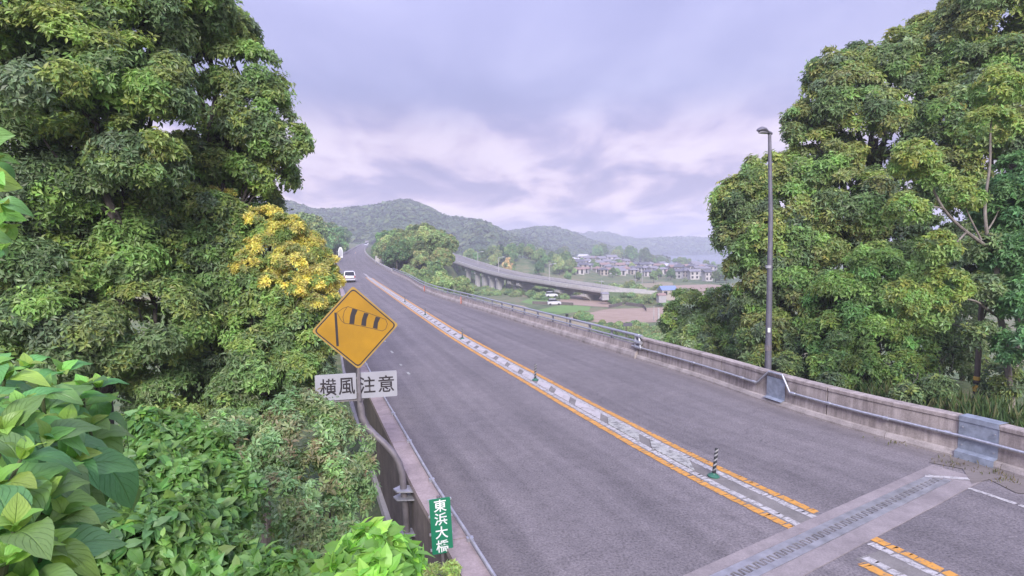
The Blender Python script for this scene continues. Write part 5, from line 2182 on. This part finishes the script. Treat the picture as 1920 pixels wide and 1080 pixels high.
Yb = pxblobs_([(492, 425, 34, 20), (535, 440, 36, 20), (575, 468, 34, 20.4), (605, 500, 28, 20.5), (500, 470, 34, 19.7), (545, 495, 38, 19.6), (588, 525, 30, 19.8), (622, 530, 20, 20.5), (465, 500, 26, 19.3), (550, 540, 26, 19.4), (612, 562, 20, 20), (448, 455, 18, 19.8), (590, 570, 18, 19.5), (630, 592, 12, 19.8), (436, 512, 15, 19.4), (470, 405, 14, 20), (512, 400, 13, 20.4), (505, 530, 18, 19.2), (412, 440, 10, 19.6), (400, 360, 9, 19.8), (432, 365, 8, 20)])
big_tree('blossom_tree', 'golden yellow blossoming tree behind the top of the warning sign', Yb, gbase(480, 14.9), at(510, 520, 14.7), 0.14, 0.075, [(0.29, 0.275, 0.070), (0.32, 0.30, 0.080), (0.25, 0.245, 0.065), (0.11, 0.145, 0.045), (0.10, 0.15, 0.045)], 44, ((0.32, 0.315, 0.13), 0.6), twigs=4, cover=1.9, inner=0.2, droop=0.0, k=9, width=0.40, sub=(0.24, 0.5))
Db = pxblobs([(400, 780, 45, 12), (470, 790, 45, 12.5), (540, 770, 45, 13.5), (600, 720, 35, 15), (610, 780, 35, 12.5)])
big_tree('twiggy_bush', 'dark twiggy undergrowth below the trees beside the bridge parapet', Db, gbase(500, 13), at(500, 800, 13), 0.05, 0.09, DK + MD, 45, (YOUNG, 0.4), cat='bush', twigs=12, cover=0.9, inner=0.08)

# right side
E1 = pxblobs([(1395, 385, 52, 26), (1432, 340, 48, 26), (1470, 400, 62, 25.5), (1390, 440, 45, 26), (1440, 460, 60, 25), (1500, 470, 60, 25), (1470, 530, 60, 24.5), (1420, 560, 40, 25), (1490, 590, 60, 24), (1445, 630, 50, 24), (1500, 650, 45, 23.5), (1390, 505, 28, 25.5), (1375, 410, 32, 26), (1365, 370, 16, 26), (1530, 560, 50, 24.5)])
big_tree('broadleaf_tree', 'rounded dark green tree with yellowish top right behind the street lamp', E1, gbase(1480, 26.5), at(1465, 440, 26.3), 0.26, 0.19, MD + DK, 51, (GOLD, 0.62), cover=2.2, inner=0.28)
E2 = pxblobs([(1560, 140, 42, 26), (1585, 200, 66, 25.5), (1540, 200, 42, 26), (1510, 235, 38, 26), (1660, 125, 66, 26), (1640, 250, 76, 25), (1545, 310, 62, 25.5), (1505, 320, 42, 26), (1720, 170, 70, 25.5), (1690, 340, 70, 24.5), (1600, 390, 72, 24.5), (1740, 85, 48, 26), (1570, 470, 66, 24.5), (1660, 450, 66, 24)])
big_tree('broadleaf_tree', 'tallest billowing tree of the clump, olive and tan topped, uphill of the street lamp', E2, gbase(1640, 26), at(1640, 260, 25.8), 0.34, 0.185, MD + DK, 52, (GOLD, 0.66), cover=2.2, inner=0.28)
E3 = pxblobs([(1845, 45, 76, 24), (1910, 10, 80, 23.5), (1790, 120, 58, 24.5), (1850, 150, 70, 23.5), (1920, 130, 70, 23), (1780, 230, 62, 23.5), (1850, 260, 62, 22.5), (1940, 250, 70, 22), (1770, 330, 52, 23), (1840, 370, 50, 22.5), (1980, 100, 90, 23), (1800, 30, 35, 24.5)])
big_tree('broadleaf_tree', 'tall olive green tree reaching the top of the picture beyond the banded pole', E3, gbase(1900, 24.5), at(1890, 180, 24), 0.30, 0.175, MD + DK, 53, (GOLD, 0.62), cover=2.2, inner=0.28)
E4 = pxblobs([(1590, 570, 62, 22), (1660, 560, 56, 21.5), (1640, 640, 56, 21), (1570, 640, 52, 21.5), (1710, 620, 48, 20.5), (1600, 695, 46, 20.5), (1680, 700, 36, 20), (1550, 690, 32, 21), (1720, 530, 48, 21), (1720, 690, 30, 19.5), (1640, 500, 40, 21.5)])
big_tree('broadleaf_tree', 'bright green bushy tree low behind the parapet joint', E4, gbase(1640, 22), at(1640, 600, 21.8), 0.16, 0.165, MD + [(0.09, 0.17, 0.055)], 54, ((0.24, 0.30, 0.06), 0.5), cover=2.2, inner=0.28)
E5 = pxblobs([(1905, 390, 60, 18), (1900, 480, 48, 17.5), (1925, 560, 48, 17), (1925, 650, 40, 16.5), (1960, 450, 80, 17.5), (1915, 330, 40, 18)])
big_tree('broadleaf_tree', 'deep green tree cut off by the frame beside the pale forked trunk', E5, gbase(1960, 18), at(1950, 450, 18), 0.18, 0.15, [(0.055, 0.115, 0.050), (0.07, 0.14, 0.055), (0.06, 0.12, 0.045)], 55, ((0.10, 0.19, 0.06), 0.4), cover=2.2, inner=0.25)
E6 = pxblobs([(1290, 580, 36, 31), (1330, 600, 46, 30), (1265, 605, 25, 31), (1380, 620, 46, 28.5), (1310, 645, 40, 29), (1355, 665, 36, 27.5), (1400, 660, 35, 26.5), (1265, 645, 22, 30), (1350, 560, 26, 30)])
big_tree('broadleaf_tree', 'low spreading tree with glossy yellow tinged leaves left of the street lamp pole', E6, gbase(1330, 30.5), at(1330, 610, 30), 0.14, 0.17, MD + DK + [(0.17, 0.22, 0.12)], 56, (YOUNG, 0.55), cover=2.0, inner=0.25)
# shaded understorey at the foot of the clump
E7 = pxblobs([(1770, 600, 50, 21.5), (1800, 520, 56, 22), (1850, 540, 60, 22.5), (1790, 680, 45, 20), (1850, 660, 55, 21.5), (1760, 730, 26, 18), (1560, 720, 22, 20), (1880, 720, 36, 18), (1740, 460, 50, 22.5), (1830, 440, 50, 22.5), (1480, 690, 30, 22), (1420, 690, 30, 23.5), (1700, 740, 20, 18), (1848, 545, 30, 17.4), (1838, 630, 26, 17.2), (1846, 470, 30, 17.6)])
big_tree('understorey_shrub', 'dark shaded understorey behind the banded pole and the pale forked trunk', E7, gbase(1810, 22.5), at(1810, 620, 22.3), 0.10, 0.15, DK, 57, (YOUNG, 0.2), cat='bush', cover=1.5, inner=0.25)

# the pale forked trunk with its own thin crown
Yp = 17.5
t = thing('forked_tree', 'pale bare forked trunk with thin yellowish crown between the banded pole and the frame', 'tree', at(1896, 745, Yp))
rng = np.random.default_rng(77)
mb = MB()


def plimb(pts, r0, r1, Y=Yp):
    P = [at(x, y, Y + d) for x, y, d in pts]
    P2 = vsample(P, 4)
    mb.tube(P2, [r0 + (r1 - r0) * i / (len(P2) - 1) for i in range(len(P2))], 8)


plimb([(1897, 765, 0), (1893, 720, 0), (1884, 640, 0), (1870, 560, 0), (1869, 500, 0), (1862, 470, 0)], 0.095, 0.07)
plimb([(1863, 473, 0), (1840, 455, -0.2), (1800, 425, -0.5), (1768, 390, -0.8), (1742, 340, -1.0), (1720, 300, -1.2)], 0.06, 0.02)
plimb([(1863, 475, 0), (1851, 440, 0), (1847, 380, 0.2), (1856, 310, 0.3), (1858, 230, 0.4), (1872, 160, 0.5)], 0.055, 0.018)
plimb([(1873, 595, 0), (1850, 580, -0.2), (1830, 565, -0.4), (1790, 560, -0.6), (1745, 580, -0.9)], 0.045, 0.012)
plimb([(1812, 435, -0.4), (1780, 475, -0.8), (1770, 530, -1.0)], 0.03, 0.01)
plimb([(1840, 450, -0.2), (1815, 400, -0.1), (1800, 360, 0.1)], 0.03, 0.01)
plimb([(1893, 715, 0), (1905, 690, 0.1), (1925, 670, 0.3), (1945, 650, 0.4)], 0.035, 0.012)
plimb([(1768, 390, -0.8), (1730, 385, -1.0), (1700, 390, -1.2)], 0.022, 0.008)
plimb([(1853, 430, 0), (1870, 400, 0.2), (1885, 350, 0.4)], 0.025, 0.01)
partw('trunk', mb, M['bark_pale'], t, True)
F_ = pxblobs([(1715, 300, 35, 16.4), (1745, 330, 32, 16.6), (1870, 170, 38, 18), (1850, 240, 35, 17.9), (1735, 585, 38, 16.5), (1775, 535, 35, 16.5), (1700, 395, 32, 16.3), (1800, 365, 32, 17.6), (1700, 560, 35, 16.4), (1760, 470, 32, 16.6)])
P, D, NN, Ln, Wd, Cc = crown_data(np.random.default_rng(78), F_, 0.125, MD + [(0.11, 0.16, 0.05)], young=((0.30, 0.32, 0.07), 0.75), cover=1.6, inner=0.15)
TRI[0] += 2 * len(P)
me = leaves_mesh('crown', P, D, NN, Ln, Wd, np.clip(Cc, 0, 1), M['leaf'])
me.transform(wmat(t).inverted())
obj('crown', me, t)['kind'] = 'stuff'

# dark leaning utility pole with yellow bands
pb, pt = at(1826, 790, 18.2), at(1849, 440, 18.2)
t = thing('utility_pole', 'dark leaning pole with two yellow bands in the shade of the trees', 'pole', pb)
mb = MB()
mb.tube([pb - Vector((0, 0, 0.4)), pt], [0.088, 0.065], 12)
partw('pole', mb, M['wood_pole'], t, True)
for f0, f1, mt in ((0.225, 0.245, 'band_yellow'), (0.165, 0.20, 'band_yellow'), (0.205, 0.215, 'sign_black')):
    mb = MB()
    mb.tube([pb.lerp(pt, f0), pb.lerp(pt, f1)], 0.091, 12)
    partw('pole_band', mb, M[mt], t, True)

# ------------------------------------------------------------------ near shrubs, leaf by leaf
def near_leaf_mesh(seed, ratio, droop, cup, nrm=9):
    """A leaf of unit length: pointed oval, curved down to its tip, cupped along the midrib, wavy margin."""
    rng = np.random.default_rng(seed)
    v, f, uv = [], [], []
    cols = (-1.0, -0.55, 0.0, 0.55, 1.0)
    for i in range(nrm):
        s = i / (nrm - 1)
        wd = ratio * 0.5 * (math.sin(math.pi * s ** 0.82) ** 0.85 if 0 < s < 1 else 0.012)
        wd = max(wd, 0.008)
        zc = -droop * s * s + 0.10 * math.sin(math.pi * s)
        yc = s * (1 - 0.12 * droop * s)
        for u in cols:
            wv = 0.025 * math.sin(s * 17 + seed + (1.5 if u > 0 else 0)) * abs(u) ** 2
            v.append((u * wd, yc, zc + cup * abs(u) * wd + wv))
            uv.append((u, s))
    n = len(cols)
    for i in range(nrm - 1):
        for k in range(n - 1):
            f.append((i * n + k, i * n + k + 1, (i + 1) * n + k + 1, (i + 1) * n + k))
    me = bpy.data.meshes.new('leaf')
    me.from_pydata(v, [], f)
    ul = me.uv_layers.new(name='UVMap')
    for lp in me.loops:
        ul.data[lp.index].uv = uv[lp.vertex_index]
    me.polygons.foreach_set('use_smooth', [True] * len(me.polygons))
    return me


def coloured(me, col, mat):
    m2 = me.copy()
    a = m2.color_attributes.new('Col', 'FLOAT_COLOR', 'POINT')
    c4 = np.ones((len(m2.vertices), 4), np.float32)
    c4[:, :3] = col
    a.data.foreach_set('color', c4.ravel())
    m2.materials.append(mat)
    return m2


def leaf_basis(d, nrm):
    d = Vector(d).normalized()
    nrm = Vector(nrm)
    x = d.cross(nrm)
    if x.length < 1e-4:
        x = d.orthogonal()
    x.normalize()
    z = x.cross(d)
    return Matrix((x, d, z)).transposed().to_4x4()


BASEL = [near_leaf_mesh(1, 0.60, 0.28, 0.26), near_leaf_mesh(2, 0.66, 0.48, 0.20), near_leaf_mesh(3, 0.54, 0.62, 0.32), near_leaf_mesh(4, 0.62, 0.15, 0.16)]
SMALL = [near_leaf_mesh(5, 0.56, 0.3, 0.22, 6), near_leaf_mesh(6, 0.62, 0.45, 0.18, 6)]
BIGC = [(0.16, 0.33, 0.09), (0.19, 0.38, 0.095), (0.14, 0.29, 0.09), (0.26, 0.46, 0.08)]
BIG = [[coloured(b, c, M['leaf_near']) for c in BIGC] for b in BASEL]
SML = [[coloured(b, tuple(k_ * q_ for q_ in c), M['leaf_near']) for c, k_ in zip(BR, (1.25, 1.0, 1.4, 1.15))] for b in SMALL]


def put_leaf(parent, inv, meshes, pos, d, nrm, size, rng, wts=None):
    g = meshes[int(rng.integers(len(meshes)))]
    me = g[int(rng.choice(len(g), p=wts))]
    o = bpy.data.objects.new('leaf', me)
    COL.objects.link(o)
    o.parent = parent
    o.matrix_local = inv @ (Matrix.Translation(pos) @ leaf_basis(d, nrm) @ Matrix.Scale(size, 4))
    return o


def whorl_shrub(name, label, base, tips, size, meshes, seed, npair=3, gap=0.045, r=0.007, wts=None, cat='shrub', stemmat='stem', open_=0.9, hang=0.25):
    """Leafy stems: opposite pairs of leaves towards each stem's tip, each pair turned across the last."""
    rng = np.random.default_rng(seed)
    t = thing(name, label, cat, base)
    inv = wmat(t).inverted()
    for i, (tip, root, sc_) in enumerate(tips):
        tip, root = Vector(tip), Vector(root)
        mid = root.lerp(tip, 0.55) + Vector(rng.normal(0, 0.03, 3))
        P = vsample([root, mid, tip], 6)
        mb = MB()
        mb.tube(P, [r * (1.6 - 0.9 * k / (len(P) - 1)) for k in range(len(P))], 6)
        partw('stem', mb, M[stemmat], t, True)
        ax = (P[-1] - P[-5]).normalized()
        u = ax.orthogonal().normalized()
        v = ax.cross(u)
        ph = rng.random() * 6.28
        for k in range(npair):
            pos = tip - ax * gap * sc_ * k * (1.0 + 0.35 * k)
            a0 = ph + k * 1.571
            sz = size * sc_ * (0.55 + 0.26 * min(k, 2)) * rng.uniform(0.85, 1.12)
            lift = 0.75 - 0.42 * k
            for s in (0, math.pi):
                a = a0 + s + rng.normal(0, 0.18)
                rad = (u * math.cos(a) + v * math.sin(a))
                d = rad * open_ + ax * (lift + rng.normal(0, 0.12)) - Vector((0, 0, hang + 0.1 * k))
                nn = ax * 0.9 + Vector((0, -0.25, 0.75)) - rad * 0.1
                put_leaf(t, inv, meshes, pos + rad * r, d, nn, sz, rng, wts)
        if npair > 2:
            for s in (0, 2.1, 4.2):
                a = ph + 0.8 + s
                rad = u * math.cos(a) + v * math.sin(a)
                put_leaf(t, inv, meshes, tip, rad * 0.5 + ax, rad * -0.6 + ax * 0.3, size * sc_ * 0.34, rng, None if wts is None else [0, 0, 0, 1])
    return t


# large-leaved shrub in the near corner
rng = np.random.default_rng(9)
tips = []
for x, y, Y, s in ((70, 680, 1.55, 0.9), (25, 700, 1.3, 1.0), (150, 690, 1.6, 1.0), (200, 720, 1.55, 1.0), (235, 715, 1.65, 0.85), (110, 730, 1.35, 1.0), (60, 760, 1.2, 1.0), (160, 790, 1.35, 1.15), (215, 790, 1.5, 1.0), (20, 800, 1.1, 1.0), (110, 820, 1.2, 1.1), (180, 850, 1.3, 1.1), (60, 850, 1.05, 1.0), (130, 890, 1.15, 1.1), (10, 900, 1.0, 1.0), (90, 930, 1.05, 1.1), (45, 985, 0.92, 1.15), (150, 960, 1.1, 1.05), (110, 1020, 1.0, 1.05), (20, 1050, 0.9, 1.05), (70, 1080, 0.95, 1.0), (-20, 760, 1.1, 1.0), (-25, 960, 0.95, 1.0), (140, 1070, 1.05, 0.95), (180, 740, 1.5, 0.8), (-10, 680, 1.3, 0.9)):
    x = x * 0.84 - 12
    tp = at(x, y + 12, Y)
    rt = Vector((tp.x * 0.9 - 0.30, tp.y + 0.12, tp.z - rng.uniform(0.40, 0.65)))
    tips.append((tp, rt, s))
whorl_shrub('large_leaved_shrub', 'shrub with broad bright green veined leaves close to the camera in the corner', Vector((-1.0, 1.2, 3.4)), tips, 0.155, BIG, 10, 4, 0.032, 0.0045, [0.36, 0.28, 0.22, 0.14])
tips = []
for x, y, Y, s in ((-12, 330, 1.15, 1.0), (-5, 380, 1.1, 1.0), (5, 420, 1.15, 0.9), (-15, 300, 1.2, 0.8), (-8, 460, 1.1, 0.8)):
    tp = at(x, y, Y)
    tips.append((tp, tp + Vector((-0.25, 0.05, 0.22)), s))
whorl_shrub('leafy_branch', 'bright leafy branch reaching in from the edge of the picture above the large-leaved shrub', at(-60, 300, 1.2), tips, 0.085, BIG, 12, 3, 0.03, 0.004, [0.1, 0.3, 0.1, 0.5], 'branch', hang=0.5)


def sprig_shrub(name, label, blobs, base, leaf, seed, nspr, rest_cover, pal, young, cat='shrub', k=6, wts=None):
    """A shrub whose showing sprigs are single leaves; the smaller foliage behind them is one mass."""
    rng = np.random.default_rng(seed)
    t = thing(name, label, cat, base)
    inv = wmat(t).inverted()
    mb = limbs_to(blobs, base, Vector(base).lerp(Vector(blobs[0][0]), 0.55), 0.035, seed, 8)
    partw('stems', mb, M['stem'], t, True)
    P, D, NN, Ln, Wd, Cc = crown_data(rng, blobs, leaf * 0.92, pal, young=young, cover=rest_cover, inner=0.25, k=k, width=0.52)
    TRI[0] += 2 * len(P)
    me = broad_leaves('foliage', P, D, NN, Ln, Wd, np.clip(Cc, 0, 1), M['leaf'])
    me.transform(inv)
    obj('foliage', me, t)['kind'] = 'stuff'
    cen = np.array([b[0] for b in blobs])
    rad = np.array([b[1] for b in blobs])
    n = 0
    tries = 0
    while n < nspr and tries < nspr * 30:
        tries += 1
        i = int(rng.choice(len(blobs), p=rad ** 2 / np.sum(rad ** 2)))
        tc_ = unit(CAMP - cen[i])
        d = unit(rng.normal(size=3) + tc_ * 0.8 + np.array([0, 0, 0.5]))
        p = cen[i] + d * rad[i] * rng.uniform(0.95, 1.12)
        dd = np.linalg.norm(p - cen, axis=1) / rad
        if np.min(dd) < 0.9:
            continue
        n += 1
        ax = Vector(unit(d + np.array([0, 0, 0.7])))
        u = ax.orthogonal().normalized()
        v = ax.cross(u)
        ph = rng.random() * 6.28
        for q_ in range(k):
            a = ph + q_ / k * 6.283 + rng.normal(0, 0.2)
            rr = u * math.cos(a) + v * math.sin(a)
            dr = rr + ax * rng.uniform(-0.1, 0.35) - Vector((0, 0, 0.16))
            put_leaf(t, inv, SML, Vector(p) + rr * 0.006, dr, ax + Vector((0, 0, 0.4)), leaf * rng.uniform(0.75, 1.2), rng, wts)
    return t


BRS = [(0.055, 0.115, 0.030), (0.065, 0.13, 0.032), (0.078, 0.145, 0.036), (0.048, 0.10, 0.032)]
S1 = pxblobs([(290, 880, 48, 4.3), (340, 905, 44, 4.1), (215, 950, 60, 3.7), (250, 905, 45, 4.0), (390, 985, 46, 4.0), (345, 975, 46, 3.8), (335, 812, 36, 4.9), (300, 840, 34, 4.7), (260, 1030, 60, 3.3), (310, 1000, 50, 3.5), (350, 1060, 55, 3.4), (455, 925, 28, 4.4), (425, 955, 30, 4.3), (385, 850, 34, 4.7), (410, 885, 30, 4.6), (160, 1040, 55, 3.2), (275, 800, 30, 4.8), (420, 1060, 40, 3.6), (380, 1030, 36, 3.7), (200, 1005, 45, 3.4)])
sprig_shrub('green_shrub', 'lush light green shrub between the large leaves and the reddish bush', S1, Vector((-2.5, 4.0, float(ground_h(-2.5, 4.0)))), 0.098, 61, 49, 1.05, BRS, ((0.12, 0.22, 0.05), 0.4))
S2 = pxblobs([(700, 1035, 36, 3.0), (655, 1075, 30, 2.9), (745, 1065, 26, 3.1), (690, 1100, 50, 2.8)])
sprig_shrub('green_sprigs', 'fresh green sprigs at the foot of the bridge parapet below the bent pole', S2, Vector((-0.75, 3.1, float(ground_h(-0.75, 3.1)))), 0.105, 62, 26, 0.5, BR, ((0.18, 0.36, 0.07), 0.6), wts=[0.2, 0.3, 0.4, 0.1])
S3 = pxblobs([(500, 1075, 32, 3.3), (555, 1085, 34, 3.2), (470, 1095, 34, 3.2)])
sprig_shrub('low_green_shrub', 'light green shrub tops at the bottom edge between the two brighter shrubs', S3, Vector((-1.3, 3.4, float(ground_h(-1.3, 3.4)))), 0.09, 63, 30, 0.9, BRS, ((0.18, 0.36, 0.07), 0.5))
RB = pxblobs([(560, 830, 85, 7.6), (470, 870, 80, 7.0), (645, 850, 50, 7.8), (600, 910, 65, 7.1), (520, 950, 65, 6.4), (655, 925, 42, 7.3), (440, 820, 50, 7.6), (560, 1000, 50, 6.2), (620, 990, 45, 6.5), (680, 880, 24, 7.6)])
big_tree('reddish_bush', 'loose bush of small green and reddish leaves beside the outer face of the parapet', RB, Vector((-2.9, 7.4, float(ground_h(-2.9, 7.4)))), at(560, 930, 7.3), 0.05, 0.072, [(0.085, 0.145, 0.060), (0.105, 0.165, 0.065), (0.12, 0.15, 0.07), (0.115, 0.17, 0.08)], 64, ((0.23, 0.15, 0.095), 0.25), cat='bush', twigs=10, cover=0.95, inner=0.06, droop=0.05)
# little weed at the foot of the green sign
WB = pxblobs([(815, 1078, 15, 6.8), (848, 1068, 12, 6.8), (800, 1088, 15, 6.6)])
big_tree('weed_tuft', 'small yellow green weed round the foot of the green name sign', WB, at(825, 1100, 6.7), at(825, 1075, 6.7), 0.012, 0.055, [(0.12, 0.19, 0.05), (0.16, 0.22, 0.07)], 65, ((0.25, 0.25, 0.10), 0.5), cat='weed', cover=1.2, inner=0.1)

# ------------------------------------------------------------------ grass: verge behind the parapet and under the trees
def grass(name, label, pts_fn, n, h, pal, seed):
    rng = np.random.default_rng(seed)
    P = pts_fn(rng, n)
    D = unit(rng.normal(0, 0.32, (n, 3)) + np.array([0, 0, 1.0]))
    NN = unit(rng.normal(0, 1, (n, 3)) * np.array([1, 1, 0.2]))
    hh = h * rng.uniform(0.4, 1.3, n)
    pal = np.array(pal)
    C = pal[rng.integers(len(pal), size=n)] * rng.uniform(0.75, 1.25, (n, 1))
    TRI[0] += 2 * n
    o = obj(name, leaves_mesh(name, P, D, NN, hh, hh * 0.12 + 0.012, C, M['leaf'], 0.05))
    tag(o, label, 'grass', kind='stuff')


def verge(rng, n):
    y = rng.uniform(9.5, 26, n)
    lat = rng.uniform(0.38, 6.0, n) ** 1.0
    out = np.empty((n, 3))
    for i in range(n):
        q_ = off(PR, SR, float(y[i]), float(lat[i]))
        out[i] = (q_.x, q_.y, float(ground_h(q_.x, q_.y)))
    # grow on the bank: a low ridge of soil lies against the parapet
    return out


grass('verge_grass', 'long green grass growing on the bank behind the parapet', verge, 16000, 0.75, [(0.09, 0.16, 0.05), (0.13, 0.19, 0.06), (0.19, 0.20, 0.09), (0.07, 0.13, 0.045)], 71)


def under(rng, n):
    x = rng.uniform(-16, -1.6, n)
    y = rng.uniform(3.5, 24, n)
    lim = np.array([PL(float(b))[0] - 0.55 for b in y])
    x = np.minimum(x, lim - rng.uniform(0, 4, n))
    return np.stack([x, y, ground_h(x, y)], -1)


grass('undergrowth', 'pale green grass and weeds on the ground below the roadside trees', under, 26000, 0.45, [(0.12, 0.19, 0.05), (0.16, 0.21, 0.06), (0.22, 0.23, 0.09)], 72)

# weeds in the gutter at the parapet foot
def gut(rng, n):
    c = np.array([[9.55, 12.55, 0.0], [10.15, 11.9, 0.0], [9.2, 13.9, 0.0], [9.9, 11.6, 0]])
    return c[rng.integers(len(c), size=n)] + rng.normal(0, 1, (n, 3)) * np.array([0.22, 0.22, 0])


grass('gutter_weeds', 'few dry weeds in the gutter by the steel cover plate', gut, 160, 0.10, [(0.14, 0.15, 0.06), (0.2, 0.17, 0.09)], 73)

# ------------------------------------------------------------------ the air
mb = MB()
mb.box((0, 1120, 34), (4800, 2560, 112))
hz_o = obj('haze', mb.mesh('haze', []))
hz_o.data.materials.clear()
hm = bpy.data.materials.new('haze')
hm.use_nodes = True
hn = hm.node_tree
hn.nodes.clear()
ho = hn.nodes.new('ShaderNodeOutputMaterial')
pv = hn.nodes.new('ShaderNodeVolumePrincipled')
pv.inputs['Color'].default_value = (*HAZE_COLOR, 1)
pv.inputs['Density'].default_value = HAZE_DENSITY
pv.inputs['Anisotropy'].default_value = 0.1
hn.links.new(pv.outputs[0], ho.inputs['Volume'])
hz_o.data.materials.append(hm)
tag(hz_o, 'thin pale haze filling the valley air', kind='stuff')
print('leaf triangles', TRI[0])
